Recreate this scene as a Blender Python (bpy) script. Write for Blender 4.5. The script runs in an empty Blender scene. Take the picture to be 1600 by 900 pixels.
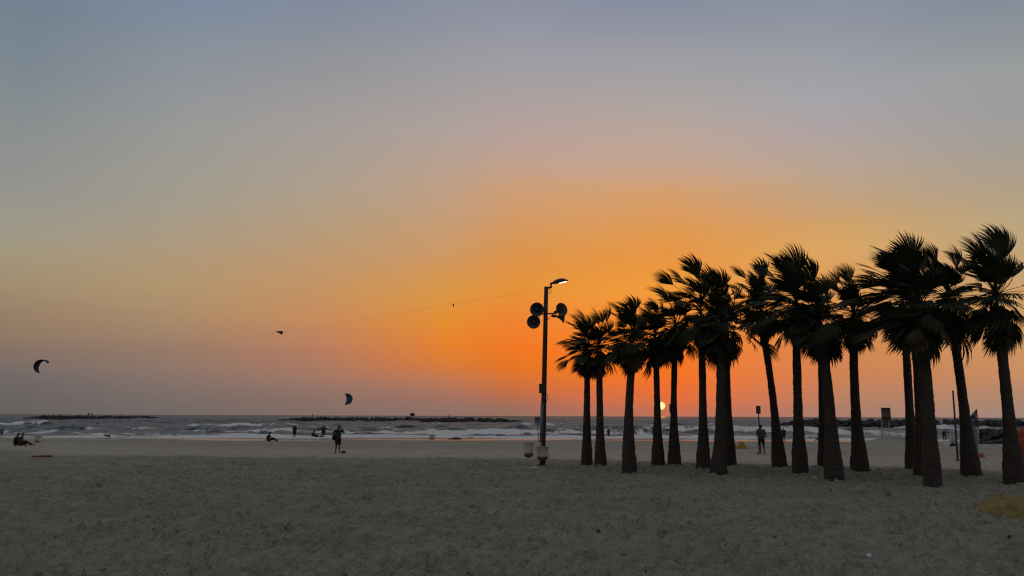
import bpy, bmesh, math, random
import numpy as np
from mathutils import Vector, Matrix

scene = bpy.context.scene
COL = scene.collection
R = math.radians

# ------------------------------------------------------------------ camera
CAM_Z = 2.4          # metres above the sea
PITCH = math.atan(200 / 1255)
ROLL = R(0.2)
FPX = 1255.0         # focal length for a 1600 pixel wide frame
cam_d = bpy.data.cameras.new('camera')
cam = bpy.data.objects.new('camera', cam_d)
COL.objects.link(cam)
cam_d.sensor_width = 36.0
cam_d.lens = 36.0 * FPX / 1600
cam_d.clip_start = 0.1
cam_d.clip_end = 80000
cam.matrix_world = (Matrix.Translation((0, 0, CAM_Z)) @ Matrix.Rotation(R(90) + PITCH, 4, 'X')
                    @ Matrix.Rotation(ROLL, 4, 'Z'))
scene.camera = cam

# ------------------------------------------------------------------ sky (directions in degrees, east of the view axis / above the horizon)
SUN_AZ, SUN_EL = 10.45, 0.74
NISHITA = 0.05
SKY = [   # light of the haze on top of the clear-air sky model
    (-150, [(0, 118, 112, 114), (4, 128, 120, 122), (9, 134, 129, 132), (20, 132, 134, 144), (40, 130, 135, 147), (62, 128, 134, 147)]),
    (-80, [(0, 104, 98, 97), (4, 118, 110, 107), (9, 138, 130, 122), (20, 136, 139, 143), (40, 132, 137, 147), (62, 128, 134, 147)]),
    (-32.5, [(0.1, 100, 95, 93), (2.2, 106, 102, 103), (4.1, 125, 107, 99), (5.6, 139, 115, 96), (7.6, 150, 129, 103), (9.5, 153, 140, 115), (11.4, 148, 143, 129), (13.7, 139, 138, 134), (17.1, 129, 134, 134), (20.8, 116, 127, 136), (24.4, 106, 121, 136), (40, 119, 129, 143), (62, 128, 134, 147)]),
    (-23.4, [(0.1, 112, 103, 99), (2.0, 124, 110, 106), (4.1, 137, 112, 101), (6.2, 155, 125, 99), (8.3, 165, 137, 101), (10.4, 164, 140, 110), (12.4, 157, 143, 123), (14.9, 150, 145, 133), (18.6, 144, 144, 141), (22.6, 132, 138, 146), (26.5, 115, 130, 151), (40, 123, 132, 149), (62, 128, 134, 147)]),
    (-13.8, [(0.2, 128, 108, 100), (2.1, 141, 112, 104), (4.3, 162, 109, 92), (6.5, 180, 122, 79), (8.8, 180, 131, 84), (11.0, 175, 137, 98), (13.2, 168, 143, 112), (15.8, 161, 147, 130), (19.7, 154, 147, 143), (23.9, 138, 140, 144), (28.0, 119, 130, 148), (40, 124, 132, 147), (62, 128, 134, 147)]),
    (-4.7, [(0.2, 141, 112, 103), (1.8, 155, 109, 94), (3.6, 188, 103, 55), (4.9, 204, 105, 18), (6.7, 202, 117, 4), (9.0, 194, 129, 40), (11.3, 185, 132, 78), (13.6, 179, 139, 100), (16.3, 175, 145, 122), (20.2, 162, 150, 145), (24.5, 145, 145, 151), (28.7, 127, 134, 152), (40, 128, 134, 149), (62, 128, 134, 147)]),
    (-0.0, [(0.2, 149, 110, 95), (1.6, 172, 102, 75), (3.1, 193, 90, 36), (4.7, 206, 79, 4), (6.8, 204, 92, 4), (9.1, 198, 115, 4), (11.3, 192, 121, 36), (13.6, 189, 132, 75), (15.9, 187, 141, 100), (18.1, 176, 147, 133), (20.3, 167, 149, 145), (24.6, 147, 148, 155), (28.8, 129, 135, 154), (40, 128, 134, 150), (62, 128, 134, 147)]),
    (11.5, [(0.3, 191, 112, 88), (1.1, 212, 104, 64), (2.2, 203, 80, 44), (4.0, 184, 44, 8), (6.2, 182, 76, 4), (8.5, 192, 117, 4), (10.7, 194, 115, 8), (12.9, 194, 124, 45), (15.2, 189, 137, 86), (16.9, 180, 146, 123), (19.1, 171, 151, 140), (21.7, 158, 152, 150), (24.2, 146, 148, 155), (28.3, 122, 131, 150), (40, 126, 133, 148), (62, 128, 134, 147)]),
    (22.6, [(0.1, 164, 125, 110), (1.3, 173, 125, 100), (3.0, 176, 112, 84), (5.5, 178, 109, 66), (8.5, 190, 130, 68), (11.0, 193, 146, 80), (12.7, 185, 143, 87), (14.3, 175, 145, 112), (16.4, 167, 150, 134), (18.9, 157, 150, 154), (20.9, 149, 153, 161), (23.7, 140, 146, 154), (26.8, 127, 135, 152), (40, 128, 134, 149), (62, 128, 134, 147)]),
    (32.5, [(0.0, 160, 135, 125), (1.2, 171, 134, 110), (2.8, 187, 135, 97), (5.9, 187, 137, 89), (8.9, 178, 145, 101), (11.6, 172, 151, 116), (13.6, 163, 147, 121), (15.5, 154, 146, 134), (18.1, 145, 146, 147), (21.1, 142, 146, 147), (24.7, 120, 130, 144), (40, 125, 132, 146), (62, 128, 134, 147)]),
    (90, [(0, 104, 98, 97), (4, 118, 110, 107), (9, 138, 130, 122), (20, 136, 139, 143), (40, 132, 137, 147), (62, 128, 134, 147)]),
    (150, [(0, 118, 112, 114), (4, 128, 120, 122), (9, 134, 129, 132), (20, 132, 134, 144), (40, 130, 135, 147), (62, 128, 134, 147)]),
]

def lin(c):
    c = c / 255
    return c / 12.92 if c <= 0.04045 else ((c + 0.055) / 1.055) ** 2.4

def build_world():
    w = bpy.data.worlds.new('World'); scene.world = w; w.use_nodes = True
    nt = w.node_tree; nt.nodes.clear(); L = nt.links.new
    N = lambda t: nt.nodes.new(t)
    def math_(op, a, b=None, c=None):
        n = N('ShaderNodeMath'); n.operation = op
        for i, v in enumerate((a, b, c)):
            if v is None: continue
            if isinstance(v, (int, float)): n.inputs[i].default_value = v
            else: L(v, n.inputs[i])
        return n.outputs[0]
    tc = N('ShaderNodeTexCoord')
    nrm = N('ShaderNodeVectorMath'); nrm.operation = 'NORMALIZE'; L(tc.outputs['Generated'], nrm.inputs[0])
    sep = N('ShaderNodeSeparateXYZ'); L(nrm.outputs[0], sep.inputs[0])
    el = math_('MULTIPLY', math_('ARCSINE', sep.outputs[2]), 180 / math.pi)
    az = math_('MULTIPLY', math_('ARCTAN2', sep.outputs[0], sep.outputs[1]), 180 / math.pi)
    # unevenness of the haze, a fraction of a degree
    nz = N('ShaderNodeTexNoise'); nz.inputs['Scale'].default_value = 3.5; nz.inputs['Detail'].default_value = 4
    sc_ = N('ShaderNodeVectorMath'); sc_.operation = 'MULTIPLY'; sc_.inputs[1].default_value = (1, 1, 12)
    L(nrm.outputs[0], sc_.inputs[0]); L(sc_.outputs[0], nz.inputs['Vector'])
    el = math_('ADD', el, math_('MULTIPLY', math_('SUBTRACT', nz.outputs[0], 0.5), 1.3))
    ELM = 64.0
    pos = math_('DIVIDE', math_('MAXIMUM', el, 0.0), ELM)
    prev = None; paz = None
    for a, stops in SKY:
        r = N('ShaderNodeValToRGB'); r.color_ramp.interpolation = 'LINEAR'
        els = r.color_ramp.elements
        st = sorted(stops)
        while len(els) < len(st): els.new(0.5)
        for i, (e, cr, cg, cb) in enumerate(st):
            els[i].position = max(0, e) / ELM
            els[i].color = (lin(cr), lin(cg), lin(cb), 1)
        L(pos, r.inputs[0])
        if prev is None:
            prev = r.outputs[0]
        else:
            mr = N('ShaderNodeMapRange'); mr.inputs[1].default_value = paz; mr.inputs[2].default_value = a
            mr.interpolation_type = 'LINEAR'; mr.clamp = True
            L(az, mr.inputs[0])
            m = N('ShaderNodeMix'); m.data_type = 'RGBA'
            L(mr.outputs[0], m.inputs[0]); L(prev, m.inputs[6]); L(r.outputs[0], m.inputs[7])
            prev = m.outputs[2]
        paz = a
    # the disc of the sun
    s = (math.sin(R(SUN_AZ)) * math.cos(R(SUN_EL)), math.cos(R(SUN_AZ)) * math.cos(R(SUN_EL)), math.sin(R(SUN_EL)))
    dp = N('ShaderNodeVectorMath'); dp.operation = 'DISTANCE'; L(nrm.outputs[0], dp.inputs[0]); dp.inputs[1].default_value = s
    disc = N('ShaderNodeMapRange'); disc.inputs[1].default_value = R(0.30); disc.inputs[2].default_value = R(0.20)
    L(dp.outputs['Value'], disc.inputs[0])
    ms = N('ShaderNodeMix'); ms.data_type = 'RGBA'
    L(disc.outputs[0], ms.inputs[0]); L(prev, ms.inputs[6]); ms.inputs[7].default_value = (1.6, 1.15, 0.42, 1)
    b1 = N('ShaderNodeBackground'); L(ms.outputs[2], b1.inputs[0]); b1.inputs[1].default_value = 1.0
    sky = N('ShaderNodeTexSky'); sky.sky_type = 'NISHITA'; sky.sun_disc = False
    sky.sun_elevation = R(SUN_EL); sky.sun_rotation = R(SUN_AZ)
    sky.dust_density = 4.0; sky.air_density = 1.0; sky.ozone_density = 1.0
    b2 = N('ShaderNodeBackground'); L(sky.outputs[0], b2.inputs[0]); b2.inputs[1].default_value = NISHITA
    add = N('ShaderNodeAddShader'); L(b1.outputs[0], add.inputs[0]); L(b2.outputs[0], add.inputs[1])
    out = N('ShaderNodeOutputWorld'); L(add.outputs[0], out.inputs[0])
build_world()

sun_d = bpy.data.lights.new('sun', 'SUN')
sun_d.energy = 0.2; sun_d.angle = R(0.53); sun_d.color = (1.0, 0.52, 0.2)
sun = bpy.data.objects.new('sun', sun_d); COL.objects.link(sun)
sdir = Vector((math.sin(R(SUN_AZ)) * math.cos(R(SUN_EL)), math.cos(R(SUN_AZ)) * math.cos(R(SUN_EL)), math.sin(R(SUN_EL))))
sun.rotation_euler = sdir.to_track_quat('Z', 'Y').to_euler()
sun.location = (30, 60, 30)

vs = scene.view_settings
vs.view_transform = 'Standard'; vs.look = 'None'; vs.exposure = 0.0; vs.gamma = 1.0; vs.use_curve_mapping = False
scene.render.engine = 'CYCLES'
scene.cycles.use_denoising = False
scene.cycles.filter_width = 1.3
scene.cycles.max_bounces = 6
scene.cycles.sample_clamp_indirect = 1.5
scene.cycles.sample_clamp_direct = 5.0

# ------------------------------------------------------------------ helpers
rnd = random.Random(7)

def ray(px, py):
    u, v = px - 800, 450 - py
    F = Vector((0, math.cos(PITCH), math.sin(PITCH))); U = Vector((0, -math.sin(PITCH), math.cos(PITCH))); X = Vector((1, 0, 0))
    X2 = X * math.cos(ROLL) + U * math.sin(ROLL); U2 = -X * math.sin(ROLL) + U * math.cos(ROLL)
    return F * FPX + X2 * u + U2 * v

def at(px, py, Y):
    d = ray(px, py); t = Y / d.y
    return Vector((d.x * t, Y, CAM_Z + d.z * t))

def plan(px, py, z=0.2):
    d = ray(px, py); t = (z - CAM_Z) / d.z
    return Vector((d.x * t, d.y * t, z))

def tag(o, label=None, cat=None, group=None, kind=None):
    if label: o['label'] = label
    if cat: o['category'] = cat
    if group: o['group'] = group
    if kind: o['kind'] = kind
    return o

def empty(name, loc, label=None, cat=None, group=None):
    o = bpy.data.objects.new(name, None); COL.objects.link(o); o.location = loc
    o.empty_display_size = 0.2
    return tag(o, label, cat, group)

def origin(o):
    p = Vector((0, 0, 0))
    while o is not None:
        p += Vector(o.location); o = o.parent
    return p

class MB:
    """collects shapes in world coordinates; build() links them as one mesh object"""
    def __init__(s): s.v = []; s.f = []
    def add(s, vs, fs):
        k = len(s.v); s.v += [tuple(p) for p in vs]; s.f += [tuple(i + k for i in q) for q in fs]; return s
    def tube(s, pts, rad, n=8, caps=True):
        pts = [Vector(p) for p in pts]
        if isinstance(rad, (int, float)): rad = [rad] * len(pts)
        vs, fs = [], []
        for i, p in enumerate(pts):
            t = (pts[min(i + 1, len(pts) - 1)] - pts[max(i - 1, 0)]).normalized()
            a = t.cross(Vector((0.13, 0.07, 1)) if abs(t.z) < 0.92 else Vector((0, 1, 0))).normalized(); b = t.cross(a)
            for k in range(n):
                w = 2 * math.pi * k / n
                vs.append(p + (a * math.cos(w) + b * math.sin(w)) * rad[i])
        for i in range(len(pts) - 1):
            for k in range(n):
                fs.append((i * n + k, i * n + (k + 1) % n, (i + 1) * n + (k + 1) % n, (i + 1) * n + k))
        if caps:
            fs.append(tuple(range(n - 1, -1, -1))); fs.append(tuple(range((len(pts) - 1) * n, len(pts) * n)))
        return s.add(vs, fs)
    def capsule(s, p, rp, q, rq, n=10):
        p, q = Vector(p), Vector(q); d = q - p
        if d.length < 1e-5: d = Vector((0, 0, 1e-4)); q = p + d
        t = d.normalized(); pts, rs = [], []
        for k in range(4): a = k / 3 * math.pi / 2 * 0.97 + 0.04; pts.append(p - t * rp * math.cos(a)); rs.append(rp * math.sin(a))
        for k in range(4): a = math.pi / 2 * (1 - k / 3 * 0.97) - 0.001; pts.append(q + t * rq * math.cos(a)); rs.append(max(rq * math.sin(a), rq * .05))
        return s.tube(pts, rs, n)
    def ellipsoid(s, c, r, n=12, m=8, rot=None):
        vs, fs = [], []; c = Vector(c)
        for i in range(m + 1):
            a = math.pi * i / m
            for k in range(n):
                w = 2 * math.pi * k / n
                q = Vector((r[0] * math.sin(a) * math.cos(w), r[1] * math.sin(a) * math.sin(w), r[2] * math.cos(a)))
                vs.append(c + (rot @ q if rot else q))
        for i in range(m):
            for k in range(n):
                fs.append((i * n + k, (i + 1) * n + k, (i + 1) * n + (k + 1) % n, i * n + (k + 1) % n))
        return s.add(vs, fs)
    def box(s, c, half, rot=None):
        c = Vector(c); vs = []
        for x in (-1, 1):
            for y in (-1, 1):
                for z in (-1, 1):
                    q = Vector((x * half[0], y * half[1], z * half[2])); vs.append(c + (rot @ q if rot else q))
        return s.add(vs, [(0, 1, 3, 2), (4, 6, 7, 5), (0, 4, 5, 1), (2, 3, 7, 6), (0, 2, 6, 4), (1, 5, 7, 3)])
    def lathe(s, c, axis, prof, n=24):
        """prof: (distance along axis, radius)"""
        axis = Vector(axis).normalized(); a = axis.cross(Vector((0.2, 0.1, 1)) if abs(axis.z) < .9 else Vector((0, 1, 0))).normalized(); b = axis.cross(a)
        c = Vector(c); vs, fs = [], []
        for h, r in prof:
            for k in range(n):
                w = 2 * math.pi * k / n
                vs.append(c + axis * h + (a * math.cos(w) + b * math.sin(w)) * r)
        for i in range(len(prof) - 1):
            for k in range(n):
                fs.append((i * n + k, i * n + (k + 1) % n, (i + 1) * n + (k + 1) % n, (i + 1) * n + k))
        return s.add(vs, fs)
    def build(s, name, mat, parent=None, smooth=False, bevel=0, remesh=0, o_loc=None):
        me = bpy.data.meshes.new(name)
        org = origin(parent) if parent else Vector(o_loc or (0, 0, 0))
        me.from_pydata([(x - org.x, y - org.y, z - org.z) for x, y, z in s.v], [], s.f)
        me.validate(); me.update()
        o = bpy.data.objects.new(name, me); COL.objects.link(o)
        if parent: o.parent = parent
        else: o.location = org
        if mat: me.materials.append(mat)
        if smooth or remesh: me.polygons.foreach_set('use_smooth', [True] * len(me.polygons))
        if bevel:
            b = o.modifiers.new('bevel', 'BEVEL'); b.width = bevel; b.segments = 2; b.limit_method = 'ANGLE'
        if remesh:
            m = o.modifiers.new('remesh', 'REMESH'); m.mode = 'VOXEL'; m.voxel_size = remesh; m.use_smooth_shade = True
            sm = o.modifiers.new('smooth', 'SMOOTH'); sm.iterations = 2; sm.factor = 0.5
        return o

# ------------------------------------------------------------------ materials
MATS = {}
def mat(name, col, rough=0.8, metal=0.0, noise=0.0, scale=8.0, bump=0.0, bscale=30.0, emit=None, spec=0.3, stretch=None, col2=None):
    if name in MATS: return MATS[name]
    m = bpy.data.materials.new(name); m.use_nodes = True; MATS[name] = m
    nt = m.node_tree; L = nt.links.new; b = nt.nodes['Principled BSDF']
    b.inputs['Base Color'].default_value = (*col, 1); b.inputs['Roughness'].default_value = rough
    b.inputs['Metallic'].default_value = metal; b.inputs['Specular IOR Level'].default_value = spec
    tc = nt.nodes.new('ShaderNodeTexCoord'); src = tc.outputs['Object']
    if stretch:
        mp = nt.nodes.new('ShaderNodeMapping'); mp.inputs['Scale'].default_value = stretch
        L(src, mp.inputs[0]); src = mp.outputs[0]
    if noise:
        n = nt.nodes.new('ShaderNodeTexNoise'); n.inputs['Scale'].default_value = scale; n.inputs['Detail'].default_value = 5
        L(src, n.inputs['Vector'])
        r = nt.nodes.new('ShaderNodeMapRange'); r.inputs[1].default_value = 0.3; r.inputs[2].default_value = 0.7
        L(n.outputs[0], r.inputs[0])
        mx = nt.nodes.new('ShaderNodeMix'); mx.data_type = 'RGBA'
        c2 = col2 or tuple(c * (1 + noise) for c in col)
        mx.inputs[6].default_value = (*[c * (1 - noise) for c in col], 1); mx.inputs[7].default_value = (*c2, 1)
        L(r.outputs[0], mx.inputs[0]); L(mx.outputs[2], b.inputs['Base Color'])
    if bump:
        n2 = nt.nodes.new('ShaderNodeTexNoise'); n2.inputs['Scale'].default_value = bscale; n2.inputs['Detail'].default_value = 4
        L(src, n2.inputs['Vector'])
        bp = nt.nodes.new('ShaderNodeBump'); bp.inputs['Strength'].default_value = bump; bp.inputs['Distance'].default_value = 0.02
        L(n2.outputs[0], bp.inputs['Height']); L(bp.outputs[0], b.inputs['Normal'])
    if emit:
        b.inputs['Emission Color'].default_value = (*emit[:3], 1); b.inputs['Emission Strength'].default_value = emit[3]
    return m

# ------------------------------------------------------------------ noise in numpy
_rs = np.random.RandomState(11)
_T = _rs.rand(256, 256)
def vnoise(x, y, seed=0):
    x = np.asarray(x, float) + seed * 17.31; y = np.asarray(y, float) + seed * 9.77
    xi = np.floor(x).astype(int); yi = np.floor(y).astype(int)
    fx = x - xi; fy = y - yi
    fx = fx * fx * fx * (fx * (fx * 6 - 15) + 10); fy = fy * fy * fy * (fy * (fy * 6 - 15) + 10)
    a = _T[xi & 255, yi & 255]; b = _T[(xi + 1) & 255, yi & 255]; c = _T[xi & 255, (yi + 1) & 255]; d = _T[(xi + 1) & 255, (yi + 1) & 255]
    return (a * (1 - fx) + b * fx) * (1 - fy) + (c * (1 - fx) + d * fx) * fy
def fbm(x, y, o=4, seed=0):
    t = 0; amp = 0.5; s = 0
    for k in range(o):
        t = t + amp * vnoise(x * 2 ** k + 3.1 * k, y * 2 ** k - 5.7 * k, seed + k); s += amp; amp *= 0.5
    return t / s - 0.5
def sstep(a, b, x):
    t = np.clip((x - a) / (b - a), 0, 1); return t * t * (3 - 2 * t)

def grid_object(name, X, Y, Z, mat_, attrs=None):
    nr, nc = X.shape
    co = np.stack([X, Y, Z], -1).reshape(-1, 3).astype(np.float32)
    i = np.arange(nr * nc).reshape(nr, nc)
    q = np.stack([i[:-1, :-1], i[:-1, 1:], i[1:, 1:], i[1:, :-1]], -1).reshape(-1, 4)
    me = bpy.data.meshes.new(name)
    me.vertices.add(len(co)); me.vertices.foreach_set('co', co.ravel())
    me.loops.add(q.size); me.loops.foreach_set('vertex_index', q.ravel().astype(np.int32))
    me.polygons.add(len(q)); me.polygons.foreach_set('loop_start', np.arange(0, q.size, 4, dtype=np.int32))
    me.polygons.foreach_set('use_smooth', np.ones(len(q), bool))
    me.update(calc_edges=True)
    for k, v in (attrs or {}).items():
        a = me.attributes.new(k, 'FLOAT', 'POINT'); a.data.foreach_set('value', v.ravel().astype(np.float32))
    me.materials.append(mat_)
    o = bpy.data.objects.new(name, me); COL.objects.link(o)
    o['kind'] = 'structure'
    return o

# ------------------------------------------------------------------ sand
def sand_material():
    m = bpy.data.materials.new('beach_sand'); m.use_nodes = True
    nt = m.node_tree; L = nt.links.new; N = nt.nodes.new; b = nt.nodes['Principled BSDF']
    def attr(n):
        a = N('ShaderNodeAttribute'); a.attribute_name = n; return a.outputs['Fac']
    tc = N('ShaderNodeTexCoord')
    def noise(s, d=5, st=None):
        n = N('ShaderNodeTexNoise'); n.inputs['Scale'].default_value = s; n.inputs['Detail'].default_value = d
        L(tc.outputs['Object'], n.inputs['Vector']); return n.outputs[0]
    def mix(f, a, c):
        x = N('ShaderNodeMix'); x.data_type = 'RGBA'
        for i, v in ((0, f), (6, a), (7, c)):
            if isinstance(v, tuple): x.inputs[i].default_value = (*v, 1)
            else: L(v, x.inputs[i])
        return x.outputs[2]
    def rng(v, a, c, lo=0.0, hi=1.0):
        r = N('ShaderNodeMapRange'); r.inputs[1].default_value = a; r.inputs[2].default_value = c
        r.inputs[3].default_value = lo; r.inputs[4].default_value = hi; L(v, r.inputs[0]); return r.outputs[0]
    rough_c = mix(rng(noise(0.5, 6), 0.35, 0.65), (0.275, 0.247, 0.182), (0.335, 0.301, 0.222))
    def stretched(sc, st, d=4):
        mp = N('ShaderNodeMapping'); mp.inputs['Scale'].default_value = st; L(tc.outputs['Object'], mp.inputs[0])
        n = N('ShaderNodeTexNoise'); n.inputs['Scale'].default_value = sc; n.inputs['Detail'].default_value = d
        L(mp.outputs[0], n.inputs['Vector']); return n.outputs[0]
    rough_c = mix(rng(stretched(5, (.8, .5, 1), 5), 0.50, 0.68, 0, 0.42), rough_c, (0.151, 0.137, 0.102))
    rough_c = mix(rng(stretched(2.2, (.6, 1, 1), 3), 0.55, 0.72, 0, 0.4), rough_c, (0.36, 0.328, 0.259))
    flat_c = mix(rng(noise(0.8, 6), 0.3, 0.7), (0.301, 0.27, 0.209), (0.376, 0.339, 0.267))
    wet_c = mix(rng(noise(0.6, 4), 0.3, 0.7), (0.09, 0.081, 0.065), (0.114, 0.102, 0.081))
    c = mix(attr('smooth'), rough_c, flat_c)
    c = mix(attr('wet'), c, wet_c)
    c = mix(attr('wrack'), c, (0.045, 0.04, 0.03))
    L(c, b.inputs['Base Color'])
    rr = N('ShaderNodeMix'); rr.data_type = 'FLOAT'; L(attr('wet'), rr.inputs[0]); rr.inputs[2].default_value = 0.9; rr.inputs[3].default_value = 0.4
    r2 = N('ShaderNodeMix'); r2.data_type = 'FLOAT'; L(attr('film'), r2.inputs[0]); L(rr.outputs[0], r2.inputs[2]); r2.inputs[3].default_value = 0.22
    L(r2.outputs[0], b.inputs['Roughness']); b.inputs['Specular IOR Level'].default_value = 0.3
    bp = N('ShaderNodeBump'); bp.inputs['Distance'].default_value = 0.14
    st = N('ShaderNodeMix'); st.data_type = 'FLOAT'; L(attr('smooth'), st.inputs[0]); st.inputs[2].default_value = 1.0; st.inputs[3].default_value = 0.25
    s2 = N('ShaderNodeMix'); s2.data_type = 'FLOAT'; L(attr('film'), s2.inputs[0]); L(st.outputs[0], s2.inputs[2]); s2.inputs[3].default_value = 0.01; L(s2.outputs[0], bp.inputs['Strength'])
    h = N('ShaderNodeMath'); h.operation = 'ADD'; L(noise(10, 5), h.inputs[0])
    h2 = N('ShaderNodeMath'); h2.operation = 'MULTIPLY'; L(noise(28, 3), h2.inputs[0]); h2.inputs[1].default_value = 0.4
    L(h2.outputs[0], h.inputs[1]); L(h.outputs[0], bp.inputs['Height']); L(bp.outputs[0], b.inputs['Normal'])
    return m

def graded(lo, hi, fine_lo, fine_hi, step, grow):
    a = [fine_lo]
    s = step
    while a[0] > lo: s *= grow; a.insert(0, a[0] - s)
    m = list(np.arange(fine_lo + step, fine_hi, step))
    b = [fine_hi]; s = step
    while b[-1] < hi: s *= grow; b.append(b[-1] + s)
    return np.array(a + m + b)

XB = graded(-2500, 2500, -14, 22, 0.075, 1.05)
YB = np.concatenate([np.linspace(-300, 0, 12), np.linspace(2, 9, 20), graded(9.2, 200, 9.5, 31, 0.085, 1.012)])
YB = YB[YB <= 175]
EDGE_X = np.array([-400, -34, -26, -15, 0, 10, 16, 22, 30, 400.])
EDGE_Y = np.array([56, 54, 45.5, 43.5, 42, 39, 35.5, 33.5, 33, 33.])

def sand_z(X, Y):
    X = np.asarray(X, float); Y = np.asarray(Y, float)
    edge = np.interp(X, EDGE_X, EDGE_Y) + 3.4 * fbm(X / 7, Y / 30, 3, 5)
    sm = sstep(-2.2, 2.4, Y - edge + 2.0 * fbm(X / 1.6, Y / 1.6, 3, 77))
    shore = 84 + 3.0 * fbm(X / 22, Y * 0 + 0.3, 3, 9) * 2
    t = (Y - 52) / (shore - 52)
    z = np.where(t < 0, 0.2, 0.2 - 0.2 * np.clip(t, 0, 1) ** 1.3)
    z = np.where(Y > shore, -(Y - shore) * 0.022, z)
    z = np.maximum(z, -2.5)
    rel = 0.05 * fbm(X / 5, Y / 5, 3, 1) + 0.05 * fbm(X / 0.8, Y / 0.6, 3, 2) + 0.12 * fbm(X / 0.24, Y / 0.19, 2, 3)
    z = z + rel * (1 - sm) + 0.02 * (1 - sm) * sstep(-8, 0, Y - edge)
    ruts = 0.012 * np.sin((Y + 2 * fbm(X / 15, Y / 9, 2, 21)) * 1.7) + 0.03 * fbm(X / 6, Y / 2.2, 3, 6)
    dry = sstep(84, 76, Y)
    z = z + ruts * sm * dry
    # uneven heaps of sand at the right, toward the rocks
    hz = sstep(20, 30, X) * sstep(40, 50, Y) * sstep(82, 70, Y)
    z = z + hz * 0.35 * np.maximum(0, fbm(X / 5, Y / 4, 3, 14) + 0.08)
    for (mx, my, r, h) in MOUNDS:
        z = z + h * np.exp(-(((X - mx) / r) ** 2 + ((Y - my) / (r * 0.7)) ** 2))
    return z, sm, shore
MOUNDS = []
for px, py, r, h in ((1388, 690, 1.6, 0.5), (1376, 692, 1.3, 0.3), (1412, 690, 1.5, 0.22), (1178, 699, 2.2, 0.12), (1250, 697, 2.4, 0.14), (1345, 697, 2.2, 0.12)):
    p = plan(px, py, 0.12); MOUNDS.append((p.x, p.y, r, h))
for px, py in ((917, 727), (938, 731), (983, 737), (1028, 727), (1054, 730), (1099, 735), (1122, 743), (1142, 728), (1218, 731), (1250, 741), (1303, 750), (1287, 731), (1345, 738), (1426, 737), (1440, 747), (1457, 758), (1517, 744), (1586, 755)):
    p = plan(px, py, 0.2); MOUNDS.append((p.x, p.y, .62, .07))

def ground_z(x, y):
    return float(sand_z(np.array([x]), np.array([y]))[0][0])
def ground(px, py):
    p = plan(px, py, 0.2)
    for _ in range(4): p = plan(px, py, ground_z(p.x, p.y))
    return p

def make_beach():
    X, Y = np.meshgrid(XB, YB)
    Z, sm, shore = sand_z(X, Y)
    # footprints and kicked-up hollows
    rs = np.random.RandomState(5)
    for k in range(30000):
        y = 8 + 36 * rs.rand() ** 1.3; x = (rs.rand() * 2 - 1) * (8 + y * 0.66)
        r = 0.06 + 0.08 * rs.rand(); d = 0.035 + 0.055 * rs.rand(); an = rs.rand() * 3.14
        i0, i1 = np.searchsorted(YB, (y - 3 * r, y + 3 * r)); j0, j1 = np.searchsorted(XB, (x - 3 * r, x + 3 * r))
        if i1 - i0 < 2 or j1 - j0 < 2: continue
        dx = X[i0:i1, j0:j1] - x; dy = Y[i0:i1, j0:j1] - y
        u = (dx * math.cos(an) + dy * math.sin(an)) / (r * 1.5); v = (-dx * math.sin(an) + dy * math.cos(an)) / r
        q = u * u + v * v
        Z[i0:i1, j0:j1] += (1 - sm[i0:i1, j0:j1]) * (-d * np.exp(-q * 1.6) + 0.5 * d * np.exp(-(np.sqrt(q) - 1.35) ** 2 * 6))
    wet = sstep(-9, -1, Y - shore + 5 * fbm(X / 6, Y / 3, 2, 8))
    film = sstep(-8.5, -5.5, Y - shore + 5 * fbm(X / 8, Y / 3, 2, 18)) * sstep(-.12, .12, fbm(X / 7, Y / 2.5, 3, 19))
    wr = np.zeros_like(X)
    for off, wd, th in ((-15.5, 0.5, 0.06), (-20, 0.35, 0.1), (-25, 0.5, 0.12)):
        wr = np.maximum(wr, np.exp(-((Y - shore - off + 4 * fbm(X / 9, Y * 0 + off, 3, 12)) / wd) ** 2) * sstep(th - 0.06, th + 0.06, fbm(X / 5, Y / 3, 3, 15)))
    right = sstep(8, 20, X)
    wr = wr * (0.12 + 0.5 * right)
    pale = sm * (0.45 + 0.55 * sstep(14, 4, np.abs(Y - np.interp(X, EDGE_X, EDGE_Y) - 3)))
    return grid_object('beach_sand', X, Y, Z, sand_material(), {'smooth': pale, 'wet': wet, 'film': film, 'wrack': wr})
beach = make_beach()

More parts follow.
